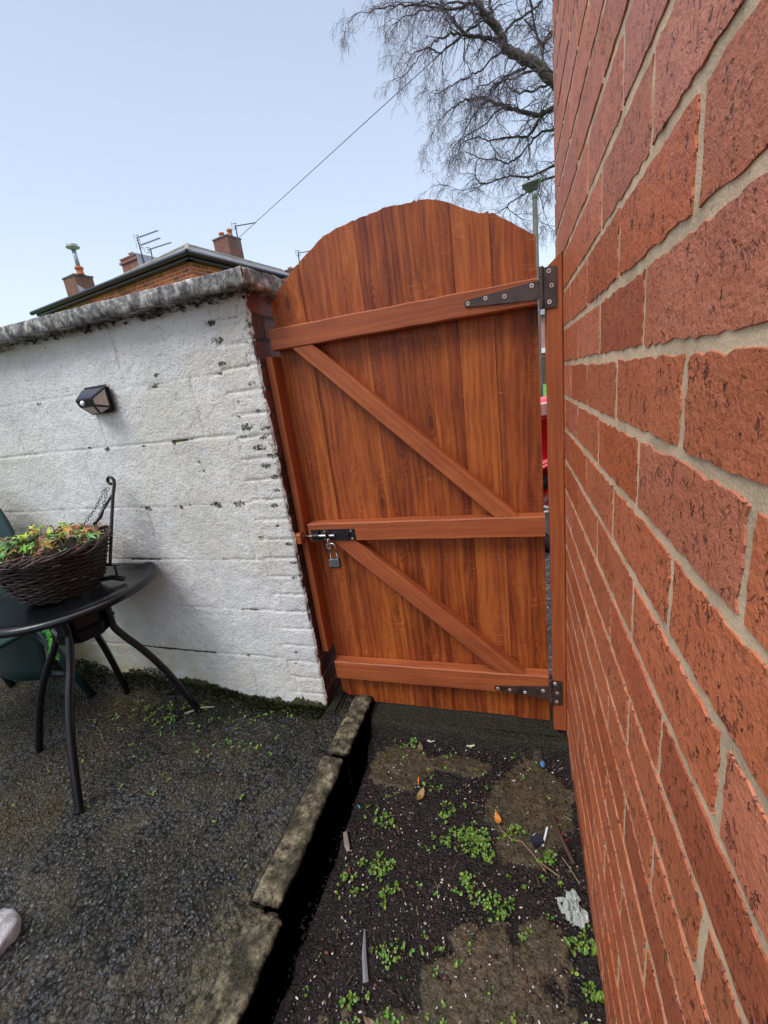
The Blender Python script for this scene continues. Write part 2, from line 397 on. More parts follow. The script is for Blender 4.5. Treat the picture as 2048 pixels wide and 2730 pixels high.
def m_ground(name, kind):
    t = NT(name); p = t.obj(); a = t.n('SeparateColor', {0: t.attr().outputs['Color']})
    w = t.noise(p, 20, 2, out=1)
    pw = t.n('VectorMath', {0: p, 1: t.n('VectorMath', {0: w, 3: .03}, operation='SCALE').outputs[0]}, operation='ADD').outputs[0]
    S = 104 if kind == 'patio' else 120
    vd = t.vor(pw, S); vc = t.vor(pw, S, out=1); vd2 = t.vor(pw, S*2.3); vc2 = t.vor(pw, S*2.3, out=1)
    s1 = t.n('SeparateColor', {0: vc}).outputs[0]; s2 = t.n('SeparateColor', {0: vc2}).outputs[1]
    fine = t.noise(p, 420, 4, .7); low = t.noise(p, 6, 5, .6)
    if kind == 'patio':
        c = t.ramp(s1, [(0, (.016, .017, .020)), (.35, (.038, .040, .045)), (.62, (.062, .053, .042)), (.8, (.066, .078, .096)), (.95, (.10, .088, .074)), (1, (.20, .18, .15))])
        c = t.mix(t.ramp(vd, [(.42, 0), (.78, 1)]), c, (.010, .010, .010))
        c = t.mix(t.math('MULTIPLY', t.ramp(t.noise(p, 9, 5, .7), [(.44, 0), (.60, 1)]), .68), c, t.mix(fine, (.030, .030, .018), (.125, .100, .062)))
        c = t.mix(t.math('MULTIPLY', t.ramp(t.noise(t.mapv(p, (1, 1, 1), (4, 7, 0)), 5, 4, .6), [(.47, 0), (.60, 1)]), .6), c, (.010, .012, .009))
        moss = t.math('MULTIPLY', a.outputs[0], t.ramp(t.noise(p, 26, 5, .7), [(.35, 0), (.60, 1)]))
        c = t.mix(t.math('MULTIPLY', moss, .85), c, (.010, .0115, .005))
        c = t.mix(t.math('MULTIPLY', a.outputs[1], .75), c, t.mix(fine, (.032, .022, .007), (.065, .046, .020)))
        c = t.mix(t.math('MULTIPLY', a.outputs[2], t.ramp(low, [(.3, .3), (.6, 1)])), c, t.mix(t.ramp(t.noise(p, 45, 5, .7), [(.40, 0), (.60, 1)]), (.014, .014, .009), (.15, .13, .08)))
        rough = t.math('ADD', .20, t.math('MULTIPLY', t.noise(p, 12, 4), .42))
    else:
        c = t.ramp(s2, [(0, (.003, .0025, .003)), (.6, (.009, .007, .007)), (.85, (.020, .013, .010)), (.975, (.045, .032, .024)), (1, (.16, .14, .12))])
        c = t.mix(t.ramp(t.noise(p, 35, 5, .7), [(.45, 0), (.62, 1)]), c, (.017, .011, .009))
        slab = t.mix(t.ramp(t.noise(p, 60, 5, .7), [(.35, 0), (.62, 1)]), (.024, .019, .011), (.105, .076, .042))
        slab = t.mix(t.ramp(t.noise(p, 170, 4, .75), [(.33, 1), (.42, 0)]), slab, (.010, .008, .007))
        slab = t.mix(t.math('MULTIPLY', t.ramp(t.noise(p, 7, 4), [(.45, 0), (.62, 1)]), .55), slab, t.mix(fine, (.018, .021, .010), (.060, .056, .028)))
        sm = t.math('SUBTRACT', t.math('ADD', a.outputs[0], t.math('MULTIPLY', t.noise(p, 85, 4, .7), 1.1)), .95); c = t.mix(t.ramp(sm, [(0, 0), (.16, .95)]), c, slab)
        c = t.mix(a.outputs[1], c, t.mix(fine, (.010, .011, .006), (.034, .031, .018)))
        c = t.mix(a.outputs[2], c, (.0012, .0011, .0012))  # gutter mask: deep shade of the channel painted into the soil colour
        rough = t.math('ADD', t.math('ADD', .28, t.math('MULTIPLY', t.noise(p, 30, 3), .45)), t.math('MULTIPLY', a.outputs[2], .35))
    h = t.math('SUBTRACT', t.math('MULTIPLY', fine, .35), t.math('MULTIPLY', vd, .9))
    h = t.math('SUBTRACT', h, t.math('MULTIPLY', vd2, .45))
    if kind != 'patio': h = t.math('MULTIPLY', h, t.math('SUBTRACT', 1.0, t.math('MULTIPLY', a.outputs[0], .72))); h = t.math('SUBTRACT', h, t.math('MULTIPLY', t.ramp(t.noise(p, 170, 4, .75), [(.33, 1), (.42, 0)]), t.math('MULTIPLY', a.outputs[0], .8)))
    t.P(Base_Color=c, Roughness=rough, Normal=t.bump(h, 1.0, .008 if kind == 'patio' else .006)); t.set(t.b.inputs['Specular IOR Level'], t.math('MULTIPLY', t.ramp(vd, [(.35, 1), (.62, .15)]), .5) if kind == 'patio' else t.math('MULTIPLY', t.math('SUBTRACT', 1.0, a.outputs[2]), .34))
    return t.m

def m_houebrick(name, c1, c2, mort, bw=.235, rh=.075, rz=0):
    t = NT(name); u = t.uv()
    b = t.n('TexBrick', {'Vector': u, 'Color1': (*c1, 1), 'Color2': (*c2, 1), 'Mortar': (*mort, 1), 'Scale': 1.0, 'Mortar Size': .009,
                         'Mortar Smooth': .2, 'Bias': -.1, 'Brick Width': bw, 'Row Height': rh})
    p = t.obj(); n = t.noise(p, 2.2, 5, .7)
    c = t.mix(t.math('MULTIPLY', t.ramp(n, [(.45, 0), (.65, 1)]), .6), b.outputs[0], (.13, .055, .030))
    t.P(Base_Color=c, Roughness=.85, Normal=t.bump(b.outputs[1], -.6, .01)); return t.m

WOOD = m_wood()
BRICK = m_brick(); MORTAR = m_mortar()
DARKMORTAR = m_mortar('dark_mossy_mortar', (.10, .085, .06), (.03, .032, .02))
PAINT = m_paintwall(); COPING = m_coping()
PATIO = m_ground('exposed_aggregate_patio', 'patio'); SOIL = m_ground('dirt_path_soil', 'soil')
BLK = simple('black_painted_steel', (.010, .010, .012), .38, 0, .5, 120, .3, .25, .0006)
TABLEM = simple('dark_table_powder_coat', (.005, .0055, .008), .22, 0, .42, 260, .35, .35, .0006, rv=.2)
HINGE = simple('worn_hinge_steel', (.070, .050, .046), .42, .45, .5, 30, .75, .2, .0006, rv=.25)
ZINC = simple('bright_zinc', (.62, .62, .64), .24, 1.0, .5, 90, .15, .1, .0004)
LOCKM = simple('laminated_lock_steel', (.40, .42, .44), .34, .9, .5, 120, .25, .2, .0006)
SCREW = m_attr('zinc_screw_head', .42, .5, .2, 300, .2, .0004, metal=.35)
DARKHOLE = simple('dark_recess', (.01, .008, .007), .8)
LEAF = m_attr('leaf_surface', .42, .45, .25, 200, .2, .001)
PEB = m_attr('wet_pebble', .32, .5, .35, 260, .4, .001)
WICK = m_attr('wicker_cane', .5, .4, .5, 160, .5, .001)
BARK = m_attr('bark', .85, .3, .45, 14, .8, .02)
TERRA = simple('terracotta', (.52, .17, .07), .75, 0, .4, 20, .3, .2, .004)
GUTTER = simple('black_gutter_plastic', (.012, .014, .018), .35)
SLATE = simple('grey_slate', (.13, .13, .135), .6, 0, .5, 4, .4, .4, .01)
RIDGE = simple('pale_ridge_tile', (.27, .25, .21), .8, 0, .4, 8, .4, .4, .01)
LEAD = simple('lead_flashing', (.42, .45, .50), .5, .3, .5, 6, .3)
GALV = simple('galvanised_metal', (.42, .44, .45), .4, .6, .5, 12, .2)
HB = m_houebrick('house_brick', (.74, .17, .045), (.26, .06, .035), (.62, .44, .34), .30, .10)
CB = m_houebrick('chimney_brick', (.26, .095, .062), (.14, .075, .055), (.18, .13, .10))
CB2 = m_houebrick('pink_chimney_brick', (.30, .115, .09), (.24, .095, .08), (.22, .14, .12))

# ================================================================== THE SETTING
def sheet(name, x0, x1, y0, y1, z, mat, kind='structure', col=(0, 0, 0)):
    mb = MB(); mb.add([(x0, y0, z), (x1, y0, z), (x1, y1, z), (x0, y1, z)], [(0, 1, 2, 3)], col)
    o = mb.build(name, mat); o['kind'] = kind; return o
EARTH = simple('far_ground', (.07, .075, .05), .9, 0, .3, 2, .4)
def m_asphalt():
    t = NT('wet_asphalt'); p = t.obj(); vd = t.vor(p, 70); vc = t.n('SeparateColor', {0: t.vor(p, 70, out=1)})
    c = t.ramp(vc.outputs[0], [(0, (.030, .032, .036)), (.7, (.075, .078, .085)), (1, (.22, .22, .23))])
    c = t.mix(t.ramp(vd, [(.45, 0), (.8, 1)]), c, (.012, .012, .013))
    t.P(Base_Color=c, Roughness=.45, Normal=t.bump(vd, -.8, .006)); return t.m
ASPH = m_asphalt()
sheet('ground', -400, 400, -400, 400, -.06, EARTH)
sheet('road', -12, 14, 1.62, 6.2, -.004, ASPH)
GRASSM = simple('lawn_grass', (.085, .26, .035), .7, 0, .3, 60, .45, .8, .02)
sheet('lawn', -30, 30, 6.3, 33.8, .03, GRASSM)
KERBC = simple('pale_kerb_concrete', (.32, .31, .28), .8, 0, .4, 30, .3, .3, .003)
mbk = MB(); box(mbk, (1, 6.25, .02), (26, .1, .14), b=.01); struct(mbk.build('road_kerb', KERBC))

# ---- patio (raised) : x < -.67, with an edging kerb on its right
def nonuni(segs):
    out = []
    for a, b, d in segs:
        n = max(1, int(round((b-a)/d))); out += list(np.linspace(a, b, n+1)[:-1])
    out.append(segs[-1][1]); return np.array(out)
xs = nonuni([(-5.0, -2.4, .06), (-2.4, -1.5, .011), (-1.5, -.646, .0055)])
ys = nonuni([(-2.0, .2, .06), (.2, 1.23, .0055)])
X, Y = np.meshgrid(xs, ys, indexing='ij')
Z = .097 + .006*(fbm(X*5, Y*5, 0, 1)-.5) + .0045*(fbm(X*55, Y*55, 0, 2, 3)-.5)
wallrise = smooth(.10, 0, np.abs(Y-1.215)+.04*fbm(X*9, Y*9, 0, 5)-.01)*smooth(-1.0, -1.5, X)
Z += .075*wallrise*(.45+.9*fbm(X*26, Y*26, 0, 7))
chip = smooth(.72, .80, fbm(X*9, Y*9, 0, 11, 3)); Z -= chip*.003
moss = np.clip(smooth(.50, 1.22, Y)*1.0 + .25*(fbm(X*3, Y*3, 0, 9)-.35), 0, 1)*smooth(-.6, -.9, X)
moss = np.clip(moss + wallrise, 0, 1)
orange = smooth(-1.32, -1.6, X - .35*(fbm(X*4, Y*4, 0, 21)-.5))*smooth(.45, .75, fbm(X*2.5+4, Y*2.5, 0, 22)*.9+.12)*(1-wallrise)
edge = smooth(.86, .35, Y)*smooth(-.80, -.70, X+.08*(fbm(X*14, Y*14, 0, 33)-.5))*.9
Z -= .03*(X > -.669)*(Y > .567)*(Y < 1.022)
col = np.stack([moss, orange, edge], -1)
o = gridmesh('patio', PATIO, X, Y, Z, col); struct(o)

# ---- edging kerbs: three lengths of old concrete, top z .1
KERBM = None
def m_kerb():
    t = NT('old_kerb_concrete'); p = t.obj(); n = t.noise(p, 45, 6, .7); f = t.noise(p, 230, 4, .7); l = t.noise(p, 10, 4)
    c = t.ramp(n, [(.36, (.016, .016, .012)), (.46, (.085, .073, .046)), (.58, (.21, .18, .115)), (.72, (.40, .35, .23))])
    c = t.mix(t.ramp(l, [(.46, 0), (.60, 1)]), c, t.mix(t.ramp(f, [(.4, 0), (.6, 1)]), (.010, .010, .006), (.06, .053, .032)))
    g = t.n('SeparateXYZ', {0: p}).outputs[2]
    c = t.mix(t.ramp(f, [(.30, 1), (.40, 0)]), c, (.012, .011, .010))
    # channel's deep shade painted near-black on the wet side face, below the arris
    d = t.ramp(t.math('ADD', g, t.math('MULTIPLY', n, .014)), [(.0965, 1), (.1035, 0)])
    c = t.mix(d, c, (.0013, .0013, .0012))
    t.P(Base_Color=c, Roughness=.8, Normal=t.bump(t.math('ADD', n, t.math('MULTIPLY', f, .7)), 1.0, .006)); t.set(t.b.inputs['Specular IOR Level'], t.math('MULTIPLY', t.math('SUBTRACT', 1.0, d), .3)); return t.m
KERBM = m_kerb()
def kerb(y0, y1, x0, x1, zt, seed, name='kerb_edging'):
    rx = nonuni([(0, 1, .07)]); ry = nonuni([(y0, y1, .006)])
    sec = [(x0, -.05), (x0, zt-.006), (x0+.005, zt)] + [(x0+.005+(x1-x0-.012)*k/9, zt) for k in range(1, 9)] + [(x1-.006, zt-.001), (x1, zt-.009), (x1+.001, zt-.03), (x1+.002, zt-.055), (x1, zt-.08), (x1, -.08)]
    sec = np.array(sec); yy = ry
    Xk = np.repeat(sec[:, 0][:, None], len(yy), 1); Zk = np.repeat(sec[:, 1][:, None], len(yy), 1); Yk = np.repeat(yy[None], len(sec), 0)
    nn = fbm(Xk*40, Yk*40, Zk*40, seed, 3)-.5; n2 = fbm(Xk*12+5, Yk*12, Zk*12, seed+3, 3)-.5
    Xk = Xk + nn*.008 + n2*.010*(np.arange(len(sec))[:, None] > 8); Zk = Zk + nn*.006 + n2*.006
    endd = np.minimum(Yk-y0, y1-Yk); Zk -= .012*smooth(.02, 0, endd)*(fbm(Xk*50, Yk*50, 0, seed+9)+.2)
    return gridmesh(name, KERBM, Xk, Yk, Zk, np.ones(Xk.shape+(3,)))
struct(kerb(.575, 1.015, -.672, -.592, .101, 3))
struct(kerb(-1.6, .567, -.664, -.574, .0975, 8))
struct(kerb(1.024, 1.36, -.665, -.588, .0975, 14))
mbk = MB()
mbk.add([(-.76, 1.2, .094), (-.655, 1.2, .094), (-.655, 1.6, .094), (-.76, 1.6, .094)], [(0, 1, 2, 3)], (1, 0, 0))
o = mbk.build('patio', PATIO); struct(o)

# ---- dirt path in front of the gate, with a dark gutter along the kerb
xs = nonuni([(-.60, .16, .005)]); ys = nonuni([(-1.6, .3, .03), (.3, 1.26, .005)])
X, Y = np.meshgrid(xs, ys, indexing='ij')
Z = .002 + .020*(fbm(X*6, Y*6, 0, 41)-.5) + .012*(fbm(X*40, Y*40, 0, 42, 4)-.5)
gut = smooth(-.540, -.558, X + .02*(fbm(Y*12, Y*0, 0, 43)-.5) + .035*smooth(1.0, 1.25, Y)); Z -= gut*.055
pn = fbm(X*9, Y*9, 0, 51, 5)*.6+fbm(X*38, Y*38, 0, 52, 4)*.4
def blob(cx, cy, rx, ry, k=.35):
    d = np.sqrt(((X-cx)/rx)**2+((Y-cy)/ry)**2); return smooth(1.22, .82, d+k*(pn-.5)*4.2)
slab = np.clip(blob(-.44, 1.085, .10, .095)+blob(-.02, 1.02, .115, .155)+blob(-.20, 1.13, .10, .035)+blob(-.10, .57, .14, .13, .5)+blob(-.16, .43, .20, .09, .5)+blob(.01, .70, .05, .06, .6)+blob(.0, .42, .12, .12, .5), 0, 1)
Z = Z*(1-slab*.8) + slab*.006
thr = smooth(1.205, 1.235, Y+.015*(fbm(X*20, Y*0, 0, 61)-.5)); Z += thr*.05
pit = smooth(.63, .72, fbm(X*60+3, Y*60, 0, 62, 3)); Z -= pit*.004
wallbank = smooth(.10, .127, X)*.012; Z += wallbank*fbm(X*60, Y*30, 0, 63)
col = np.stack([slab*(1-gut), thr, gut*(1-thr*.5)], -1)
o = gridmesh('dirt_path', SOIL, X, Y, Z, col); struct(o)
ys2 = nonuni([(1.255, 1.64, .008)]); X, Y = np.meshgrid(xs, ys2, indexing='ij')
Z = .052+.006*(fbm(X*30, Y*30, 0, 71)-.5) - .05*smooth(1.56, 1.63, Y)
o = gridmesh('gate_threshold', SOIL, X, Y, Z, np.stack([X*0, X*0+1, X*0], -1)); struct(o)

# ================================================================== BRICKWORK
def brickwork(mb, O, U, V, N, u0, u1, v0, v1, bl, bh, jt, depth, seed, ncol, off=0.0, nu=10, nv=5, jit=.0032, half=True, vis=None):
    """bricks on the plane O + u U + v V; each is a rounded, chipped face standing proud of the mortar by depth along N"""
    rnd = random.Random(seed); O, U, V, N = map(Vector, (O, U, V, N))
    r0 = int(math.floor(v0/bh))
    r = r0
    while r*bh < v1-1e-6:
        sh = off+((bl/2) if (r % 2 and half) else 0)
        k = math.floor((u0-sh)/bl)
        while k*bl+sh < u1:
            a = k*bl+sh+jt/2+rnd.uniform(-.0015, .0015); b = (k+1)*bl+sh-jt/2+rnd.uniform(-.0015, .0015); k += 1
            a, b = max(a, u0), min(b, u1)
            if b-a < .012: continue
            z0 = r*bh+jt/2+rnd.uniform(-.0012, .0012); z1 = (r+1)*bh-jt/2+rnd.uniform(-.0012, .0012)
            z0, z1 = max(z0, v0), min(z1, v1)
            if z1-z0 < .01: continue
            fine = vis(a, b, z0, z1) if vis else 1
            n, m_ = (nu*fine, nv*fine) if fine >= 1 else (4, 2)
            us = np.concatenate([[a], a+.0014+(b-a-.0028)*np.linspace(0, 1, n), [b]]); vs2 = np.concatenate([[z0], z0+.0013+(z1-z0-.0026)*np.linspace(0, 1, m_), [z1]])
            A, B = np.meshgrid(us, vs2, indexing='ij')
            ed = np.minimum(np.minimum(A-a, b-A), np.minimum(B-z0, z1-B))
            sd = rnd.randrange(1000)
            H = depth*smooth(-.0002, .0008, ed) + (fbm(A*45, B*45, 0, sd, 3)-.5)*min(.0022, depth*.8) + rnd.uniform(-.0005, .0005)
            rim = smooth(.006, 0, ed)
            A2 = A + rim*(fbm(A*130, B*130, 3, sd, 2)-.5)*jit*2.6; B2 = B + rim*(fbm(A*130, B*130, 9, sd, 2)-.5)*jit*2.6
            H = np.where(ed < 1e-9, -.004, H)
            pts = [O+U*float(A2[i, j])+V*float(B2[i, j])+N*float(H[i, j]) for i in range(A.shape[0]) for j in range(A.shape[1])]
            w = A.shape[1]
            fs = [(i*w+j, (i+1)*w+j, (i+1)*w+j+1, i*w+j+1) for i in range(A.shape[0]-1) for j in range(w-1)]
            c = ncol(rnd, a, z0)
            mb.add(pts, fs, c, [(float(A[i, j]), float(B[i, j])) for i in range(A.shape[0]) for j in range(w)])
        r += 1

def redcol(rnd, u, v):
    t = rnd.random(); g = rnd.uniform(.86, 1.12)
    base = (.49, .142, .060) if t < .5 else ((.45, .114, .038) if t < .78 else ((.51, .165, .088) if t < .94 else (.42, .108, .046)))
    return tuple(x*g for x in base)
def mortarplane(mb, O, U, V, N, u0, u1, v0, v1, step, amp, seed):
    us = np.arange(u0, u1+step, step); vs2 = np.arange(v0, v1+step, step); us[-1] = u1; vs2[-1] = v1
    A, B = np.meshgrid(us, vs2, indexing='ij'); H = (fbm(A*60, B*60, 0, seed, 3)-.5)*amp
    O, U, V, N = map(np.array, (O, U, V, N))
    P_ = O[None, None]+A[..., None]*U+B[..., None]*V+H[..., None]*N
    return P_

# ---- right-hand red brick wall (face x = .127, seen at a very shallow angle)
wall = empty('brick_wall', (.127, 0, 0), 'tall red brick wall with sandy mortar filling the right side beside the gate', 'wall')
mb = MB(); BW, BH = .2405, .0845
def vis(a, b, z0, z1):
    if b < .15: return 0
    return 2 if (a < .75 and .25 < z0 < 1.75) else 1
brickwork(mb, (.127, 0, 1.265-15*BH), (0, 1, 0), (0, 0, 1), (-1, 0, 0), -.8, 1.455, 0, 2.9, BW, BH, .0106, .0011, 5, redcol, off=.158, vis=vis)
mb.build('brickwork', BRICK, wall)
# far end return of the wall
mb = MB(); brickwork(mb, (.127, 1.455, 1.265-15*BH), (1, 0, 0), (0, 0, 1), (0, 1, 0), .0, .9, 0, 2.9, BW, BH, .0125, .005, 6, redcol, nu=4, nv=2)
mb.build('end_brickwork', BRICK, wall)
P_ = mortarplane(None, (.1275, 0, -.05), (0, 1, 0), (0, 0, 1), (-1, 0, 0), -.8, 1.452, 0, 2.95, .012, .0016, 3)
o = gridmesh('mortar', MORTAR, P_[..., 0], P_[..., 1], P_[..., 2], np.ones(P_.shape), wall)
mb = MB(); box(mb, (.135+.45, .33, 1.45), (.90, 2.24, 3.0), b=.002); mb.build('wall_core', MORTAR, wall)

# ---- white painted block wall (face y = 1.215) with painted brick quoins
WY, XE, WT, WL = 1.215, -.742, .322, -6.0
wwall = empty('white_block_wall', (XE, WY, 0), 'low white painted block wall with mossy base and concrete coping left of the gate', 'wall')
xs = nonuni([(WL, -3.2, .05), (-3.2, -1.9, .012), (-1.9, XE, .0048)]); zs = nonuni([(.05, WT+.953+.0+.325, .0048)])
ztop = 1.596; zs = nonuni([(.05, ztop, .0048)])
X, Z = np.meshgrid(xs, zs, indexing='ij')
beds = [.318, .526, .730, .945, 1.178, 1.372]
wob = .004*(fbm(X*4, Z*0, 0, 81)-.5)*2
slope = (X-XE)*-.012
gr = np.zeros_like(X); crack = np.zeros_like(X)
qx = XE-.128-.02*(Z > .5)*0
bedz = [.05]+beds+[ztop]
inq = X > (XE-.135)
zz = Z-slope-wob
for i, b in enumerate(beds):
    d = np.abs(zz-b); gr = np.maximum(gr, smooth(.0055, .001, d)*(~inq)*(.35+.65*smooth(.40, .60, fbm(X*2.6, Z*9, i, 140, 3)))); crack = np.maximum(crack, smooth(.016, .001, np.abs(zz-b+.003))*(~inq))
offs = [.10, -.12, .16, -.03, .19, .06, -.10]
for i in range(len(bedz)-1):
    rowm = (zz > bedz[i]) & (zz < bedz[i+1])
    for k in range(0, 14):
        xp = XE-.16-.04-offs[i]-k*.43+(.0)
        if xp > XE-.15: continue
        d = np.abs(X-xp-.004*(fbm(Z*8, X*0, 0, 90+i)-.5)*2 - .03*(Z-bedz[i])*0); gr = np.maximum(gr, rowm*smooth(.0070, .002, d)*(.55+.45*smooth(.4, .6, fbm(X*9, Z*6, k, 141, 2))))
qb = .0715
for k in range(0, 23):
    z0 = .095+k*qb; d = np.abs(Z-z0-.003*(fbm(X*30, Z*0, 0, 100+k)-.5)*2)
    gr = np.maximum(gr, inq*smooth(.0070, .002, d)*.9)
    rowm = (Z > z0) & (Z < z0+qb); xq = XE-.100-.030*((k*7) % 3)/2
    gr = np.maximum(gr, rowm*smooth(.006, .002, np.abs(X-xq))*.75*(fbm(X*3, Z*3, k, 7) > .42))
amp = .0042*(fbm(X*38, Z*38, 0, 82, 4)-.5)+.006*(fbm(X*5, Z*5, 0, 83)-.5)
rise = .0035*(fbm(X*2.4, Z*2.4, 0, 84, 2) > .5)*0
Yw = WY - amp + gr*.0040*(.5+fbm(X*8, Z*8, 0, 85))
edge_d = XE-X
Yw += .010*smooth(.010, 0, edge_d)**2*(.4+fbm(X*0, Z*40, 0, 86))
Xw = X + np.where(edge_d < .02, (fbm(X*0+1, Z*31, 0, 87, 4)-.5)*.009, 0)
foot = smooth(.17, .095, Z - .085*(fbm(X*11, Z*0, 0, 88, 5)-.5) - .040*smooth(-.9, -1.4, X))
hi = fbm(X*7, Z*7, 0, 89, 3)
dirt = np.clip(.52*gr*smooth(.40, .62, hi) + .45*crack*smooth(.48, .60, fbm(X*9, Z*14, 0, 151, 3))*smooth(-2.2, -1.3, X) + foot*.95, 0, 1)
dirt = np.maximum(dirt, .53*smooth(.17, .0, edge_d)*smooth(.38, .60, fbm(X*11, Z*9, 0, 93, 3))*smooth(.75, 1.05, Z))
dirt = np.maximum(dirt, .42*smooth(.03, .0, edge_d)*(Z > .5))
dirt = np.maximum(dirt, .58*gr*inq*(Z > .7)*smooth(.4, .6, hi))
dirt = np.maximum(dirt, .34*smooth(.06, 0, ztop-Z+.03*(hi-.5)))
for (cx, cz, r) in ((-1.02, .943, .05), (-.93, .944, .05), (-1.18, .941, .03), (-1.05, 1.10, .022), (-1.04, 1.07, .018), (-.87, .82, .022), (-.98, .73, .016), (-1.16, 1.37, .04), (-1.13, 1.40, .03), (-.87, 1.47, .045), (-.87, 1.40, .035), (-.83, 1.20, .05), (-.80, 1.13, .05), (-.79, 1.07, .04), (-.84, 1.28, .03), (-.79, .93, .035), (-.83, .35, .02), (-.845, .30, .02), (-.775, 1.245, .03), (-.765, 1.19, .035), (-.78, 1.16, .03), (-.76, 1.10, .04), (-.765, 1.03, .035), (-.77, .985, .03), (-.85, 1.17, .03), (-.86, 1.235, .025), (-.80, .86, .025), (-.765, .79, .03), (-.76, .72, .03), (-.77, .66, .025), (-.78, 1.33, .03), (-.88, 1.52, .04), (-1.33, .94, .03), (-1.44, 1.178, .03), (-1.52, 1.19, .025), (-1.27, 1.175, .02), (-1.7, 1.372, .03)):
    dirt = np.maximum(dirt, .60*smooth(r*1.2, r*.3, np.hypot(X-cx, (Z-cz)*2.0)))
dirt = np.maximum(dirt, .36*smooth(.33, .18, Z+.05*(hi-.5))*smooth(-.9, -1.3, X)*hi)
green = np.clip(smooth(.55, .15, Z)*.75*smooth(-1.0, -1.5, X)+.35*smooth(-1.5, -2.1, X)+.5*smooth(1.45, 1.6, Z)*smooth(-1.0, -1.6, X)+.25*smooth(.45, .1, Z)+.35*smooth(.5, .7, fbm(X*2.5, Z*2.5, 0, 95)), 0, 1)
chip = np.clip(.45*smooth(.006, 0, edge_d)+.38*inq*smooth(.6, .72, fbm(X*18, Z*18, 0, 96)), 0, 1)
Yw += dirt*.0*X
gridmesh('painted_face', PAINT, Xw, Yw, Z, np.stack([dirt, green, chip], -1), wwall)
mb = MB(); box(mb, ((WL+XE-.004)/2, WY+.165, .80), (-WL+XE-.004, .30, 1.58), b=.002); mb.build('wall_core', DARKMORTAR, wwall)
# unpainted brick return facing the gateway
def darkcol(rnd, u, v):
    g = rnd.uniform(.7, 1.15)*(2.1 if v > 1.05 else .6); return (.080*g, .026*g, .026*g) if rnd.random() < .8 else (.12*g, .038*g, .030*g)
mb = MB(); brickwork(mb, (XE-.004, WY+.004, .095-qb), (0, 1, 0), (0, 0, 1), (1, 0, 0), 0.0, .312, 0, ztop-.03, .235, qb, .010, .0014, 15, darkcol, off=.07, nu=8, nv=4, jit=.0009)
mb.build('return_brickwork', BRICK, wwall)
P_ = mortarplane(None, (XE-.0056, WY+.002, .05), (0, 1, 0), (0, 0, 1), (1, 0, 0), 0, .312, 0, ztop-.05, .01, .002, 4)
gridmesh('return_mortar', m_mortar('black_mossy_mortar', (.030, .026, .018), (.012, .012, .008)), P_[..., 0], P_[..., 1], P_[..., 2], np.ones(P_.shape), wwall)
# coping stones
def coping():
    yf, yb, zt, zb = 1.150, 1.575, 1.632, 1.586; xr, xl = -.700, WL
    # profile round the section, swept along x ; end face handled by a cap grid
    sec = [(yb, zb), (1.50, zb+.002)] + [(1.215+(1.50-1.215)*(1-k/4), zb-.001) for k in range(1, 5)] + [(1.19, zb), (1.165, zb), (yf+.003, zb+.001), (yf, zb+.003), (yf-.001, zb+.022), (yf, zt-.004), (yf+.003, zt), (1.30, zt+.012), (1.44, zt+.012), (yb, zt)]
    xs = nonuni([(xl, -3, .06), (-3, -1.6, .014), (-1.6, xr, .006)])
    sec = np.array(sec)
    Xc = np.repeat(xs[:, None], len(sec), 1); Yc = np.repeat(sec[:, 0][None], len(xs), 0); Zc = np.repeat(sec[:, 1][None], len(xs), 0)
    n1 = fbm(Xc*30, Yc*30, Zc*30, 111, 4)-.5; n2 = fbm(Xc*8, Yc*8, Zc*8, 112, 3)-.5
    for jx in (-1.42, -2.35, -3.3): 
        d = smooth(.012, .002, np.abs(Xc-jx)); Yc += d*.006; Zc -= d*.003*(Zc > 1.6)
    Yc = Yc+n1*.008+n2*.004; Zc = Zc+n1*.006+n2*.004
    Xc = Xc.copy(); Xc[-1] += 0
    o1 = gridmesh('coping', COPING, Xc, Yc, Zc, np.ones(Xc.shape+(3,)), wwall)
    # end cap: resampled section fan
    A, B = np.meshgrid(np.linspace(0, 1, 70), np.linspace(0, 1, 12), indexing='ij')
    Yc = yf+(yb-yf)*A; Zc = zb+(zt-zb)*B+.012*B*np.sin(A*math.pi)
    n1 = fbm(Yc*30, Zc*30, 4, 115, 4)-.5
    Xc = xr+.003+n1*.010-.006*(smooth(.1, 0, B)+smooth(.9, 1, B))
    gridmesh('coping_end', COPING, Xc, Yc, Zc, np.ones(Xc.shape+(3,)), wwall)
coping()
# crud hanging under the coping
mb = MB(); rnd = random.Random(5)
for i in range(420):
    x = -.72-abs(rnd.gauss(0, .9)); 
    if x < -3: continue
    y = rnd.uniform(1.175, 1.213); z = 1.588-rnd.random()**2*.018
    s = rnd.uniform(.004, .016); g = rnd.choice([(.025, .022, .018), (.05, .045, .03), (.22, .20, .16), (.015, .013, .012)])
    ps = [Vector((rnd.uniform(-1, 1), rnd.uniform(-.5, .5), rnd.uniform(-.6, .6)))*s+Vector((x, y, z)) for _ in range(5)]
    mb.add(ps, [(0, 1, 2), (0, 2, 3), (0, 3, 4), (1, 2, 4), (1, 3, 4)], g)
mb.build('moss_crust', PEB, wwall)

# ---- small concrete haunch at wall foot behind the left post
mb = MB(); box(mb, (-.72, 1.36, .06), (.05, .34, .10), b=.01); struct(mb.build('pier_footing', simple('mossy_footing', (.018, .019, .011), .9, 0, .3, 60, .6, .8, .006)))

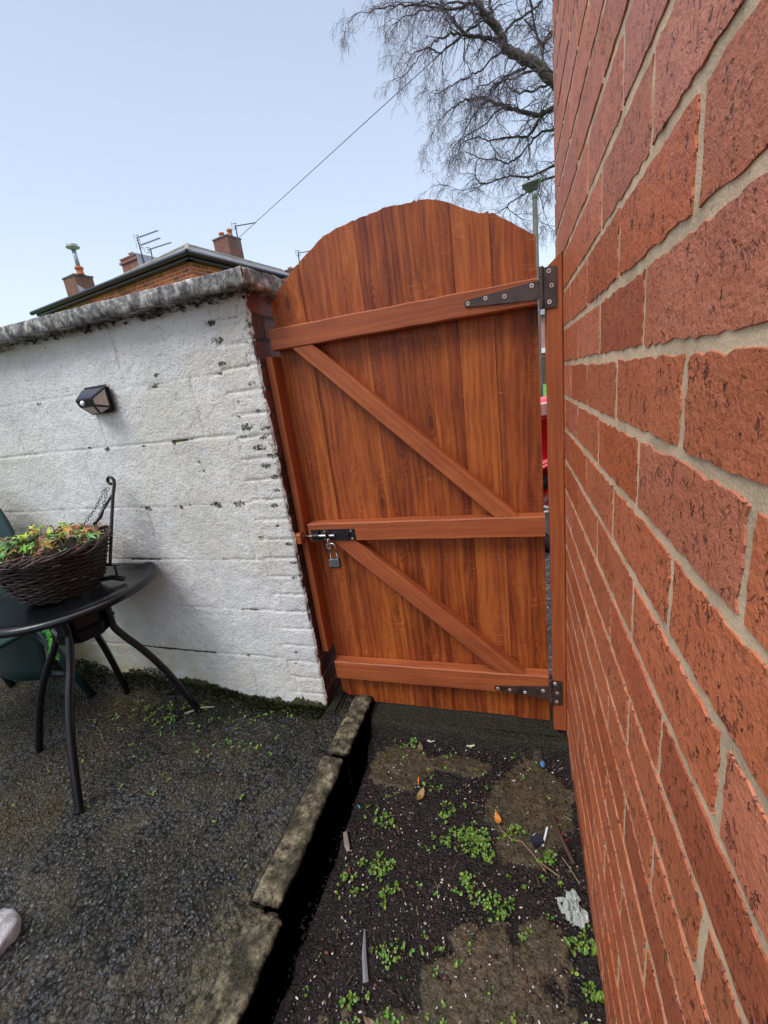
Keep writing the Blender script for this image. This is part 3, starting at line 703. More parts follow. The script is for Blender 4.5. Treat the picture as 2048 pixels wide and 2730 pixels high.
# ================================================================== GATE
gate = empty('wooden_gate', (.07, 1.31, .07), 'arched orange-brown stained wooden gate with three rails and two diagonal braces', 'gate')
TOP = [(-.713, 1.558), (-.672, 1.599), (-.640, 1.625), (-.605, 1.648), (-.602, 1.650), (-.587, 1.660), (-.512, 1.701), (-.502, 1.705), (-.46, 1.715), (-.417, 1.722), (-.362, 1.727), (-.32, 1.733), (-.268, 1.730), (-.235, 1.725), (-.2345, 1.733), (-.18, 1.722), (-.143, 1.704), (-.103, 1.683), (-.073, 1.665), (-.048, 1.658), (-.0475, 1.667), (.007, 1.630), (.073, 1.586)]
def topz(x):
    for (a, za), (b, zb) in zip(TOP, TOP[1:]):
        if a <= x <= b: return za+(zb-za)*(x-a)/(b-a)
    return TOP[0][1] if x < TOP[0][0] else TOP[-1][1]
seams = [-.713, -.606, -.511, -.415, -.325, -.2347, -.1425, -.0475, .073]
bots = [.072, .071, .073, .070, .0705, .072, .073, .066]
mb = MB(); rnd = random.Random(11)
for i in range(8):
    a, b = seams[i]-.0012, seams[i+1]+.0012; yf = 1.3095+(.0013 if i % 2 else 0)+rnd.uniform(-.0001, .0002); tilt = rnd.uniform(-.0006, .0006)
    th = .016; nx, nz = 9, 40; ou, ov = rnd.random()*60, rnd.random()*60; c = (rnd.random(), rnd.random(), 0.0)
    pts, uvs = [], []
    for s_ in (0, 1):
        for ix in range(nx):
            x = a+(b-a)*ix/(nx-1); tp = .007 if i == 7 else 0; zt = topz(x)+rnd.uniform(-.0015, .0015)
            for iz in range(nz+1):
                z = bots[i]+(zt-bots[i])*iz/nz
                cup = (.0005*((2*ix/(nx-1)-1)**2))*(1 if i % 2 else -1)
                e = .0004 if (ix in (0, nx-1)) else 0
                y = yf+cup+tilt*(ix/(nx-1)-.5)*2+(th-e if s_ else e)
                wv = 0
                crk = (-.0022 if (i == 1 and ix == 0) else (.0 if i else 0))*smooth(1.40, 1.5, z); pts.append((x+wv-tp*max(0, (z-.1)/1.5)*ix/(nx-1)-crk, y, z)); uvs.append((ou+z, ov+(x-a)+s_*.3))
    n = nz+1; K = nx*n; fs = []
    for ix in range(nx-1):
        for iz in range(nz):
            q = (ix*n+iz, (ix+1)*n+iz, (ix+1)*n+iz+1, ix*n+iz+1); fs.append(q); fs.append(tuple(K+k for k in q[::-1]))
    for iz in range(nz):
        fs.append((iz, iz+1, K+iz+1, K+iz)); t = (nx-1)*n; fs.append((t+iz, K+t+iz, K+t+iz+1, t+iz+1))
    for ix in range(nx-1):
        fs.append((ix*n, K+ix*n, K+(ix+1)*n, (ix+1)*n)); fs.append((ix*n+nz, (ix+1)*n+nz, K+(ix+1)*n+nz, K+ix*n+nz))
    mb.add(pts, fs, c, uvs)
for k in range(70):   # torn fibres along the sawn top
    x = rnd.uniform(-.70, .06); z = topz(x)
    if abs(z-1.70) > .08 and rnd.random() < .5: continue
    l = rnd.uniform(.003, .011); d = rnd.uniform(-.006, .006)
    y = 1.31+rnd.random()*.014
    mb.add([(x, y, z-.002), (x+.0014, y, z-.002), (x+d, y, z+l)], [(0, 1, 2)], (.9, .5, .5), [(z, x)]*3)
mb.build('board_panel', WOOD, gate)
def part(name, fn, mat=WOOD, parent=gate, sm=False, label=None):
    mb = MB(); fn(mb); return mb.build(name, mat, parent, sm, label)
Yr = 1.2865
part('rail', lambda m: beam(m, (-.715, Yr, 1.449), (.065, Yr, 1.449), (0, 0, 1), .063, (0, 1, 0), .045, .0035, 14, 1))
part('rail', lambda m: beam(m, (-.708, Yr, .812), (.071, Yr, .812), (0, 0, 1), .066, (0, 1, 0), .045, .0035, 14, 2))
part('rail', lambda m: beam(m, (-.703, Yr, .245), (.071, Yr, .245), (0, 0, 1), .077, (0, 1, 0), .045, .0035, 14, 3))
def brace(m, tx0, tx1, zt, bx0, bx1, zb, seed):
    # tx0..tx1 top cut, bx0..bx1 bottom cut (both horizontal)
    a = Vector(((tx0+tx1)/2, Yr+.002, zt)); b = Vector(((bx0+bx1)/2, Yr+.002, zb)); d = (b-a).normalized()
    wv = Vector((-d.z, 0, d.x)); 
    if wv.x < 0: wv = -wv
    wd = abs((tx1-tx0)*wv.x)
    k = -(wv.z/d.z)
    beam(m, a, b, wv, wd, (0, 1, 0), .041, .003, 14, seed, cut0=k, cut1=k)
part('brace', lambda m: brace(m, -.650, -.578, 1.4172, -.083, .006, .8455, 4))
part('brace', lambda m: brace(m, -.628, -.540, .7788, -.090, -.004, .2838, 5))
# hinges: strap on the rail, knuckle, leaf on the post
srnd = random.Random(31)
def screw(q, y, r, parent):
    m = MB(); x, z = q; g = srnd.uniform(.75, 1.1); c = srnd.choice([(.70, .62, .56), (.62, .42, .32), (.78, .76, .74)]); c = tuple(k*g for k in c)
    lathe(m, [(r, -.0015), (r, .0006), (r*.85, .0016), (r*.40, .0012), (r*.1, .0009)], (x, y, z), 14, c, M=Matrix.Rotation(R(90), 4, 'X')); a = srnd.random()*90
    for r_ in (0, 90): box(m, (x, y-.0014, z), (r*.95, .0008, r*.26), rot=Matrix.Rotation(R(r_+a), 3, 'Y'), col=(.02, .015, .012))
    m.build('screw', SCREW, parent)
def hinge(x_tip, x_in, z_tip, z0, z1, kz0, kz1, lx0, lx1, lz0, lz1, strap_sc, leaf_sc, drop=0):
    y = 1.2620; h_ = None
    m = MB()
    tip = [(x_tip, z_tip+.004), (x_tip+.003, z_tip+.008), (x_in, z1), (x_in, z0), (x_tip+.003, z_tip-.008), (x_tip, z_tip-.004)]
    pts = [(x, y-.0022, z) for x, z in tip]+[(x, y, z) for x, z in tip]; n = len(tip)
    m.add(pts, [tuple(range(n)), tuple(range(n, 2*n))[::-1]]+[(i, i+n, (i+1) % n+n, (i+1) % n) for i in range(n)])
    h_ = m.build('hinge', HINGE, gate)
    m = MB(); seg = [kz0, kz0+(kz1-kz0)*.27, kz0+(kz1-kz0)*.73, kz1]
    for a, b in zip(seg, seg[1:]):
        tube(m, [(.0755, y-.001, a+.0006), (.0755, y-.001, a+.0016), (.0755, y-.001, b-.0016), (.0755, y-.001, b-.0006)], [.0052, .0060, .0060, .0052], 16)
    m.build('hinge_knuckle', HINGE, h_)
    m = MB(); box(m, ((lx0+lx1)/2, y-.0012, (lz0+lz1)/2), (lx1-lx0, .0024, lz1-lz0), b=.0008); m.build('hinge_leaf', HINGE, h_)
    for q in strap_sc: screw(q, y-.0022, .0055, h_)
    for q in leaf_sc: screw(q, y-.0024, .0055, h_)
hinge(-.118, .071, 1.4495, 1.428, 1.473, 1.404, 1.503, .0795, .1115, 1.404, 1.499,
      [(-.109, 1.449), (-.063, 1.454), (-.015, 1.450), (.052, 1.463)], [(.093, 1.489), (.099, 1.455), (.093, 1.418)])
hinge(-.106, .071, .2265, .201, .250, .176, .276, .0795, .1115, .180, .274,
      [(-.095, .226), (-.055, .224), (-.006, .219), (.052, .232)], [(.090, .264), (.096, .227), (.094, .192)])
# barrel bolt
mb = MB(); box(mb, (-.616, 1.2632, .8035), (.165, .0022, .041), b=.001); bolt = mb.build('bolt_plate', BLK, gate)
mb = MB(); tube(mb, [(-.737, 1.2525, .8045), (-.735, 1.2525, .8045), (-.607, 1.2525, .8045), (-.605, 1.2525, .8045)], [.0035, .0048, .0048, .0035], 16); mb.build('sliding_bar', ZINC, bolt, sm=True)
mb = MB()
for x0, x1 in ((-.690, -.664),):
    tube(mb, [(x0, 1.2535, .8045), (x1, 1.2535, .8045)], .0085, 16)
    box(mb, ((x0+x1)/2, 1.2575, .8045), (x1-x0, .008, .034), b=.0015)
mb.build('bolt_guide', BLK, bolt); mb = MB()
tube(mb, [(-.633, 1.2545, .8045), (-.626, 1.2545, .8045)], .0085, 16)
tube(mb, [(-.631, 1.252, .800), (-.631, 1.242, .811), (-.629, 1.239, .822), (-.626, 1.241, .827)], [.0045, .0045, .006, .0045], 10)
mb.build('bolt_handle', BLK, bolt); mb = MB()
box(mb, (-.560, 1.257, .804), (.013, .011, .014), b=.002)
mb.build('handle_stop', BLK, bolt)
for q in [(-.685, .818), (-.668, .7885), (-.646, .8175), (-.646, .789), (-.548, .817), (-.546, .789)]: screw(q, 1.2618, .0034, bolt)
# padlock hanging from the bolt by a small link
lock = empty('padlock', (-.618, 1.245, .70), 'small silver laminated padlock with long shackle hanging from the black bolt', 'padlock')
mb = MB(); box(mb, (-.6185, 1.2475, .7075), (.036, .020, .030), b=.0018)
for k in range(7): box(mb, (-.6185, 1.2475, .6955+k*.004), (.0372, .0212, .0026), b=.0006)
lb = mb.build('lock_body', LOCKM, lock)
mb = MB(); box(mb, (-.6185, 1.2475, .6905), (.039, .023, .005), b=.002); mb.build('rubber_bumper', BLK, lb)
mb = MB(); pts = [(-.6315, 1.2475, .722), (-.6325, 1.2475, .765)]
for k in range(9):
    a = math.pi*k/8; pts.append((-.6200-.0125*math.cos(a), 1.2475, .766+.0115*math.sin(a)))
pts += [(-.6060, 1.2475, .722)]; tube(mb, pts, .0026, 10); mb.build('shackle', ZINC, lock, sm=True)
mb = MB()
def ring(mb, c, rx, rz, r, ax=(1, 0, 0), az=(0, 0, 1), n=18, m_=7, col=(1, 1, 1)):
    c, ax, az = Vector(c), Vector(ax).normalized(), Vector(az).normalized()
    pts = [c+ax*rx*math.cos(2*math.pi*k/n)+az*rz*math.sin(2*math.pi*k/n) for k in range(n)]; nrm = ax.cross(az)
    vs_ = []
    for k in range(n):
        rad = (pts[k]-c).normalized()
        for j in range(m_):
            a = 2*math.pi*j/m_; vs_.append(pts[k]+rad*r*math.cos(a)+nrm*r*math.sin(a))
    mb.add(vs_, [(k*m_+j, k*m_+(j+1) % m_, ((k+1) % n)*m_+(j+1) % m_, ((k+1) % n)*m_+j) for k in range(n) for j in range(m_)], col)
ring(mb, (-.6285, 1.2475, .783), .0065, .013, .0022, (.3, 1, 0), (0.1, 0, 1))
ring(mb, (-.6320, 1.2475, .768), .0065, .0105, .0022, (1, .3, 0), (0, 0, 1))
mb.build('shackle_link', ZINC, lock, sm=True)

# posts
pst = MB()
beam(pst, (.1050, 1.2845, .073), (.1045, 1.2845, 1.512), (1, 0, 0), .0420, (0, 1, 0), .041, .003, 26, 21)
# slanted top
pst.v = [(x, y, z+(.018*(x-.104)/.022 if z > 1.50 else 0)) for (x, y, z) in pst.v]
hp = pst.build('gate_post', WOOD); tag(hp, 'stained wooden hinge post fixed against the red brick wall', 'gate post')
lp = empty('gate_post', (-.728, 1.28, .33), 'thin stained wooden stop post fixed to the end of the white wall', 'gate post')
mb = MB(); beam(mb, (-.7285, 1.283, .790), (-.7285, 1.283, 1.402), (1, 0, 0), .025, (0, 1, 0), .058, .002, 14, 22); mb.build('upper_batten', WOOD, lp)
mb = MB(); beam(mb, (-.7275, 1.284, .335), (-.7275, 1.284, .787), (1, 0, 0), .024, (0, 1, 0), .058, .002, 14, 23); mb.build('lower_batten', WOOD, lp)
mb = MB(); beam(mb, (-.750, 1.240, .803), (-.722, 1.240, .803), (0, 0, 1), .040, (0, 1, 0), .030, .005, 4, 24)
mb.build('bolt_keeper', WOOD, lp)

# ================================================================== SOLAR WALL LIGHT
SOLB = simple('black_lamp_plastic', (.014, .013, .018), .35, 0, .5, 150, .2)
def m_panel():
    t = NT('led_diffuser'); p = t.obj(); v = t.vor(t.mapv(p, (1, 1, 1)), 150, rnd=.25)
    c = t.mix(t.ramp(v, [(.12, 1), (.3, 0)]), (.46, .42, .36), (.66, .60, .42))
    t.P(Base_Color=c, Roughness=.25, Normal=t.bump(v, .3, .001)); t.b.inputs['Coat Weight'].default_value = .5; return t.m
PANEL = m_panel(); SOLARC = simple('solar_cell_glass', (.035, .045, .085), .12, .2, .6, 20, .3, .0)
sl = empty('solar_wall_light', (-1.39, 1.205, 1.35), 'small black solar light with pale LED faces fixed to the white wall', 'wall light')
BY = 1.205
TL, TR_, BR_, BL_ = Vector((-1.445, BY-.012, 1.392)), Vector((-1.338, BY-.012, 1.390)), Vector((-1.338, BY-.012, 1.322)), Vector((-1.445, BY-.012, 1.322))
FL, FR = Vector((-1.424, 1.138, 1.356)), Vector((-1.352, 1.138, 1.355))
DL, DR = Vector((-1.410, 1.176, 1.304)), Vector((-1.372, 1.176, 1.304))
mb = MB(); box(mb, (-1.3915, BY-.004, 1.352), (.118, .018, .094), b=.008); mb.build('back_plate', SOLB, sl)
mb = MB()
ML, MR = FL+Vector((.004, .006, -.022)), FR+Vector((-.004, .006, -.022))
P8 = [TL, TR_, BR_, BL_, FL, FR, DL, DR, ML, MR]
mb.add(P8, [(0, 1, 5, 4), (4, 5, 9, 8), (8, 9, 7, 6), (1, 2, 9, 5), (2, 7, 9), (0, 4, 8, 3), (3, 8, 6), (3, 6, 7, 2), (0, 3, 2, 1)])
mb.build('housing', SOLB, sl)
def inset(name, poly, mat, f=.80, out=.0012, ctr=None):
    c = sum(poly, Vector())/len(poly); nrm = (poly[1]-poly[0]).cross(poly[2]-poly[0]).normalized()
    mid = Vector((-1.39, BY, 1.345))
    if nrm.dot(c-mid) < 0: nrm = -nrm
    q = [c+(p-c)*f+nrm*out for p in poly]; q2 = [p-nrm*.003 for p in q]; n = len(q)
    m_ = MB(); m_.add(q+q2, [tuple(range(n))]+[(i, i+n, (i+1) % n+n, (i+1) % n) for i in range(n)]); return m_.build(name, mat, sl)
inset('solar_cell', [TL, TR_, FR, FL], SOLARC, .84)
inset('led_panel', [TR_, BR_, MR, FR], PANEL, .80)
inset('led_panel', [BR_, DR, MR], PANEL, .72)
inset('led_panel', [ML, MR, DR, DL], PANEL, .74)
inset('led_panel', [TL, FL, ML, BL_], PANEL, .78)
mb = MB(); lathe(mb, [(.0095, 0), (.0085, .004), (.005, .0065), (.0005, .0075)], (-1.396, 1.141, 1.345), 18, M=Matrix.Rotation(R(78), 4, 'X'))
mb.build('motion_sensor', simple('white_sensor_dome', (.75, .77, .80), .3), sl, sm=True)

# ================================================================== BISTRO TABLE
tab = empty('garden_table', (-1.54, .985, .10), 'round black metal garden table with curved legs standing on the patio by the white wall', 'table')
TC = Vector((-1.54, .985, 0)); TZ = .722
prof = [(.001, TZ-.004), (.05, TZ-.0035), (.12, TZ-.003), (.20, TZ-.002), (.243, TZ), (.254, TZ+.005), (.264, TZ+.006), (.274, TZ+.002), (.278, TZ-.008), (.274, TZ-.018), (.262, TZ-.022), (.250, TZ-.020), (.243, TZ-.012), (.20, TZ-.014), (.001, TZ-.014)]
prof = [(r*1.02, z) for r, z in prof]
mb = MB(); lathe(mb, prof[::-1], (TC.x, TC.y, 0), 96, wob=0.0); mb.build('table_top', TABLEM, tab, sm=True)
mb = MB()
lathe(mb, [(.080, .545), (.092, .552), (.095, .59), (.088, .60), (.088, .65), (.097, .66), (.097, .70), (.080, .704)], (TC.x, TC.y, 0), 8)
mb.build('hub', TABLEM, tab)
for k in range(4):
    mb = MB(); a = R(33+90*k); d = Vector((math.cos(a), math.sin(a), 0))
    tube(mb, [TC+d*.08+Vector((0, 0, .70)), TC+d*.235+Vector((0, 0, .705))], .008, 8); mb.build('cross_bar', TABLEM, tab)
feet = [(-1.80, .845), (-1.372, .674), (-1.285, 1.125), (-1.70, 1.165)]
for k, (fx, fy) in enumerate(feet):
    F = Vector((fx, fy, .102)); d = (F-TC); d.z = 0; L_ = d.length; d.normalize()
    cv = [(.095, .705), (.097, .65), (.096, .59), (.104, .545), (.130, .498), (.170, .440), (.212, .368), (.25, .285), (.285, .19), (.31, .115), (.318, .102)]
    sc_ = L_/.312
    pts = [TC+d*(r*sc_ if r > .1 else r)+Vector((0, 0, z)) for r, z in cv]
    sm_pts = []
    for i in range(len(pts)-1):      # catmull-rom
        p0, p1, p2, p3 = pts[max(i-1, 0)], pts[i], pts[i+1], pts[min(i+2, len(pts)-1)]
        for s_ in range(4):
            t = s_/4; sm_pts.append(.5*((2*p1)+(-p0+p2)*t+(2*p0-5*p1+4*p2-p3)*t*t+(-p0+3*p1-3*p2+p3)*t**3))
    sm_pts.append(pts[-1])
    mb = MB(); tube(mb, sm_pts, [.0125]*(len(sm_pts)-2)+[.0145, .0145], 12); lg = mb.build('leg', TABLEM, tab, sm=True)
    mb = MB(); dd = Vector((-d.y, d.x, 0))
    for z in (.60, .635): mb = MB(); tube(mb, [TC+d*.09+Vector((0, 0, z)), TC+d*.112+Vector((0, 0, z))], .0055, 8); mb.build('leg_bolt', TABLEM, lg)

# ================================================================== PLANTED WICKER BASKET
bas = empty('hanging_basket', (-1.527, .962, .73), 'dark wicker hanging basket of green and red artificial maple leaves standing on the table', 'basket')
BC = Vector((-1.527, .962, 0)); rnd = random.Random(9)
def brad(z): t = (z-.735)/(.895-.735); return .108+.064*t**.75
mb = MB()
for k in range(22):
    z = .738+k*.0072; ph = rnd.random()*6
    pts = []
    for i in range(97):
        a = 2*math.pi*i/96; r = brad(z)+.0038*math.sin(a*14+math.pi*k)+.0015*math.sin(a*3+ph)
        pts.append(BC+Vector((r*math.cos(a), r*math.sin(a), z+.0015*math.sin(a*5+ph))))
    g = rnd.uniform(.5, 1.4); tube(mb, pts, .0040, 6, (.018*g, .008*g, .006*g), cap=False)
for k in range(28):
    a = 2*math.pi*k/28; pts = [BC+Vector(((brad(z)-.001)*math.cos(a), (brad(z)-.001)*math.sin(a), z)) for z in np.linspace(.735, .90, 6)]
    tube(mb, pts, .0032, 5, (.05, .028, .018))
mb.build('woven_body', WICK, bas, sm=True)
mb = MB()
for s_ in range(6):
    ph = s_*math.pi/3+.3; g = rnd.uniform(.6, 1.7); R0 = .176+rnd.uniform(-.003, .003)
    pts = []
    for i in range(121):
        a = 2*math.pi*i/120
        r = R0+.0065*math.cos(a*9+ph); z = .897+.0075*math.sin(a*9+ph)+.004*math.sin(a*2+s_)+(.010 if s_ > 3 else 0)*math.sin(a*3+s_)
        pts.append(BC+Vector((r*math.cos(a), r*math.sin(a), z)))
    tube(mb, pts, .0032, 6, (.055*g, .034*g, .028*g), cap=False)
for k in range(26):
    a = rnd.random()*6.28; r = .176; p = BC+Vector((r*math.cos(a), r*math.sin(a), .895))
    tan = Vector((-math.sin(a), math.cos(a), 0))
    tube(mb, [p, p+tan*.02+Vector((math.cos(a)*.008, math.sin(a)*.008, rnd.uniform(-.008, .018))), p+tan*rnd.uniform(.04, .07)+Vector((0, 0, rnd.uniform(-.01, .02)))], .0013, 5, (.10, .075, .06))
mb.build('twisted_rim', WICK, bas, sm=True)
A, B = np.meshgrid(np.linspace(.0, 1, 30), np.linspace(0, 2*np.pi, 90), indexing='ij')
Xs = BC.x+A*.163*np.cos(B); Ys = BC.y+A*.163*np.sin(B); Zs = .872+.030*(fbm(Xs*30, Ys*30, 0, 3)-.5)+.012*(1-A**2)
gridmesh('soil', simple('peaty_soil', (.030, .020, .018), .95, 0, .3, 190, .6, 1.0, .006), Xs, Ys, Zs, np.ones(Xs.shape+(3,)), bas)

GREENS = [(.16, .34, .03), (.26, .44, .03), (.10, .27, .04), (.40, .48, .035), (.08, .22, .05)]
REDS = [(.30, .05, .03), (.36, .10, .03), (.18, .05, .045), (.46, .22, .04), (.20, .09, .07)]
def maple(mb, c, n, up, s, col, rnd):
    n = n.normalized(); x = up.cross(n); x = x.normalized() if x.length > 1e-4 else n.orthogonal().normalized(); y = n.cross(x)
    pts, k = [], 0
    lob = [(-2.35, .50), (-1.2, .78), (0, 1.0), (1.2, .78), (2.35, .50)]
    out = []
    for a, l in lob:
        out += [(a-.40, l*.36), (a-.14, l*.66), (a, l), (a+.14, l*.66), (a+.40, l*.36)]
    vs_ = [c]; fold = rnd.uniform(-.35, .35)
    for a, l in out:
        px, py = math.sin(a)*l*s, math.cos(a)*l*s
        vs_.append(c+x*px+y*py-n*(abs(px)*.35+fold*(l*s)**2/s*.6))
    m_ = len(out); cols = [tuple(q*1.15 for q in col)]+[tuple(q*rnd.uniform(.75, 1.2) for q in col)]*m_
    mb.add(vs_, [(0, i+1, (i+1) % m_+1) for i in range(m_)], cols)
mb = MB(); mst = MB(); rnd = random.Random(21)
for i in range(230):
    a = rnd.random()*2*math.pi; r = .160*math.sqrt(rnd.random()); 
    x, y = r*math.cos(a), r*math.sin(a)
    if x > .10 and rnd.random() < .6: continue
    if y < -.085 and x > -.02 and rnd.random() < .75: continue
    hgt = .055*(1-(r/.19)**2)+.012
    z = .885+hgt*rnd.random()**.6*1.2
    if rnd.random() < .10: z += .02
    p = BC+Vector((x, y, z))
    nrm = Vector((rnd.gauss(0, .6)+x*2, rnd.gauss(0, .6)+y*2-.35, 1)); up = Vector((rnd.gauss(0, 1), rnd.gauss(0, 1), rnd.gauss(0, .5)))
    redp = .25+.4*(x > .05)+.25*(y > .08)
    col = rnd.choice(REDS) if rnd.random() < redp else rnd.choice(GREENS)
    maple(mb, p, nrm, up, rnd.uniform(.018, .036), col, rnd)
    if rnd.random() < .5:
        q = BC+Vector((x*.7, y*.7, .875)); tube(mst, [q, (q+p)/2+Vector((rnd.uniform(-.01, .01), rnd.uniform(-.01, .01), .006)), p], .0011, 4, (.13, .17, .05) if rnd.random() < .6 else (.22, .08, .05))
for i in range(60):     # trailing over the left and front-left rim
    a = R(rnd.uniform(165, 262)); r = .178+rnd.random()*.035; z = .885-rnd.random()*.10
    maple(mb, BC+Vector((r*math.cos(a), r*math.sin(a), z)), Vector((math.cos(a), math.sin(a)-.2, .6)), Vector((rnd.gauss(0, .3), rnd.gauss(0, .3), -1)), rnd.uniform(.013, .021), rnd.choice(GREENS+REDS[:2]), rnd)
for i in range(5):
    a0 = rnd.random()*6.28; pts = [BC+Vector((rnd.uniform(-.08, .06), rnd.uniform(.0, .1), .89))]
    for k in range(6): pts.append(pts[-1]+Vector((rnd.uniform(.008, .03), rnd.uniform(-.012, .012), .020-.008*k)))
    tube(mst, pts, .0011, 4, (.12, .15, .05))
mb.build('maple_leaves', LEAF, bas); mst.build('plant_stems', LEAF, bas)
# two chains up to the scroll of the bracket
def chain(a, b, n, nm):
    m_ = MB(); a, b = Vector(a), Vector(b); d = (b-a).normalized(); s1 = d.orthogonal().normalized(); s2 = d.cross(s1)
    for k in range(n):
        t = (k+.5)/n; p = a.lerp(b, t)+Vector((0, 0, -.010*math.sin(math.pi*t)))
        ring(m_, p, (b-a).length/n*.66, .0040, .0013, d, s1 if k % 2 else s2, 12, 5)
    m_.build(nm, BLK, bas, sm=True)
chain((-1.505, 1.07, .925), (-1.438, 1.16, 1.048), 15, 'chain'); chain((-1.47, 1.09, .915), (-1.428, 1.16, 1.046), 14, 'chain')
# the trailing plastic fern at the back of the table
mb = MB(); rnd = random.Random(4)
for s_ in range(5):
    base = Vector((-1.905+rnd.uniform(-.03, .03), 1.06, .60)); tipv = Vector((-1.84+rnd.uniform(-.025, .03), 1.06+rnd.uniform(-.03, .02), .355+rnd.uniform(0, .09)))
    for k in range(26):
        t = k/25; p = base.lerp(tipv, t)+Vector((.02*math.sin(t*3), 0, 0))
        for sg in (-1, 1):
            l = .024*(1-.35*t); d = Vector((sg*.8, rnd.uniform(-.5, .5), -.8)).normalized(); w_ = Vector((.25, -.9, .2)).cross(d).normalized()*.0042
            g = rnd.uniform(.7, 1.3); c = (.07*g, .33*g, .03*g)
            mb.add([p, p+d*l*.5+w_, p+d*l, p+d*l*.5-w_], [(0, 1, 2, 3)], c)
    tube(mb, [base, base.lerp(tipv, .5)+Vector((.02, 0, 0)), tipv], .0014, 4, (.08, .2, .03))
fo = mb.build('trailing_plant', LEAF); tag(fo, 'bright green trailing plastic fern hanging below the table edge at the far left', 'plant')

# ---- wrought bracket leaning on the wall
br = empty('basket_bracket', (-1.403, 1.06, .73), 'black wrought iron basket bracket with scroll tip leaning on the white wall', 'bracket')
def flat(mb, pts, w=.006, t=.0022, n=8): tube(mb, pts, [1]*len(pts), n, flat=(w, t))
mb = MB(); sp = []
for k in range(19):
    a = R(-20+k*16); r = .0185-.0005*k; sp.append(Vector((-1.4165-.002+r*math.cos(a)*1.0, 1.17, 1.067+r*math.sin(a))))
tube(mb, [(-1.413, 1.055, .786), (-1.404, 1.058, .792), (-1.403, 1.06, .80), (-1.405, 1.09, .87), (-1.407, 1.12, .94), (-1.403, 1.15, 1.02), (-1.400, 1.166, 1.055)]+sp[2:], .0058, 8)
mb.build('upright', BLK, br, sm=True)
mb = MB(); tube(mb, [(-1.410, 1.15, 1.018), (-1.424, 1.135, .995), (-1.438, 1.12, .971), (-1.4345, 1.105, .960), (-1.4355, 1.10, .951), (-1.445, 1.09, .940), (-1.452, 1.08, .932)], [.0048, .0048, .005, .0080, .0062, .0048, .0048], 8)
mb.build('twisted_brace', BLK, br, sm=True)
mb = MB(); box(mb, (-1.392, 1.056, .785), (.060, .012, .004), b=.001); tube(mb, [(-1.385, 1.056, .785), (-1.387, 1.055, .742)], .004, 8)
tube(mb, [(-1.435, 1.03, .740), (-1.40, 1.045, .742), (-1.36, 1.05, .735), (-1.350, 1.05, .738)], [.008, .009, .010, .006], 8)
mb.build('foot_clamp', BLK, br)

# ================================================================== GREEN CHAIR (mostly out of frame)
CHM = simple('dark_green_plastic', (.012, .040, .040), .32, 0, .5, 120, .2)
ch = empty('garden_chair', (-2.2, .9, .10), 'dark green plastic garden chair at the left edge behind the table', 'chair')
def panel(mb, pts_fn, nu, nv, th):
    A_ = [[Vector(pts_fn(i/nu, j/nv)) for j in range(nv+1)] for i in range(nu+1)]
    v0 = [A_[i][j] for i in range(nu+1) for j in range(nv+1)]; v1 = [p+th for p in v0]; w = nv+1; K = len(v0)
    fs = []
    for i in range(nu):
        for j in range(nv):
            q = (i*w+j, (i+1)*w+j, (i+1)*w+j+1, i*w+j+1); fs += [q, tuple(K+k for k in q[::-1])]
    for i in range(nu): fs += [(i*w, K+i*w, K+(i+1)*w, (i+1)*w), (i*w+nv, (i+1)*w+nv, K+(i+1)*w+nv, K+i*w+nv)]
    for j in range(nv): fs += [(j, j+1, K+j+1, K+j), (nu*w+j, K+nu*w+j, K+nu*w+j+1, nu*w+j+1)]
    mb.add(v0+v1, fs)
mb = MB()
def backf(u, v):
    hw = (.155+.08*min(1, v/.45))*(1-.55*max(0, v-.74)**2/.0676*.55); x = -2.155+(u*2-1)*hw
    return (x, 1.06+.05*v-.05*(1-(2*u-1)**2)*.6, .24+.85*v-(.045*(2*u-1)**4*max(0, v-.5)*2))
panel(mb, backf, 16, 16, Vector((0, .012, 0))); mb.build('backrest', CHM, ch, sm=True)
mb = MB(); panel(mb, lambda u, v: (-2.155+(u*2-1)*.23, .66+.40*v, .51-.02*math.sin(math.pi*u)*math.sin(math.pi*v)), 10, 10, Vector((0, 0, -.015))); mb.build('seat', CHM, ch, sm=True)
for sx_, fy, by in ((-1, .66, .60), (1, .66, .60), (-1, 1.06, 1.14), (1, 1.06, 1.14)):
    mb = MB(); x = -2.155+sx_*.215
    tube(mb, [(x, fy, .51), (x+sx_*.03, (fy+by)/2, .3), (x+sx_*.05, by, .10)], [.022, .018, .016], 8); mb.build('leg', CHM, ch, sm=True)
for sx_ in (-1, 1):
    mb = MB(); x = -2.155+sx_*.245
    tube(mb, [(x, .66, .51), (x+sx_*.01, .62, .66), (x+sx_*.01, .66, .72), (x, .85, .735), (x-sx_*.02, 1.06, .74)], .016, 8, flat=(1.4, .8)); mb.build('armrest', CHM, ch, sm=True)
mb = MB(); tube(mb, [(-2.38, 1.10, .25), (-2.15, 1.09, .235), (-1.93, 1.10, .245)], .013, 8); mb.build('stretcher', CHM, ch, sm=True)

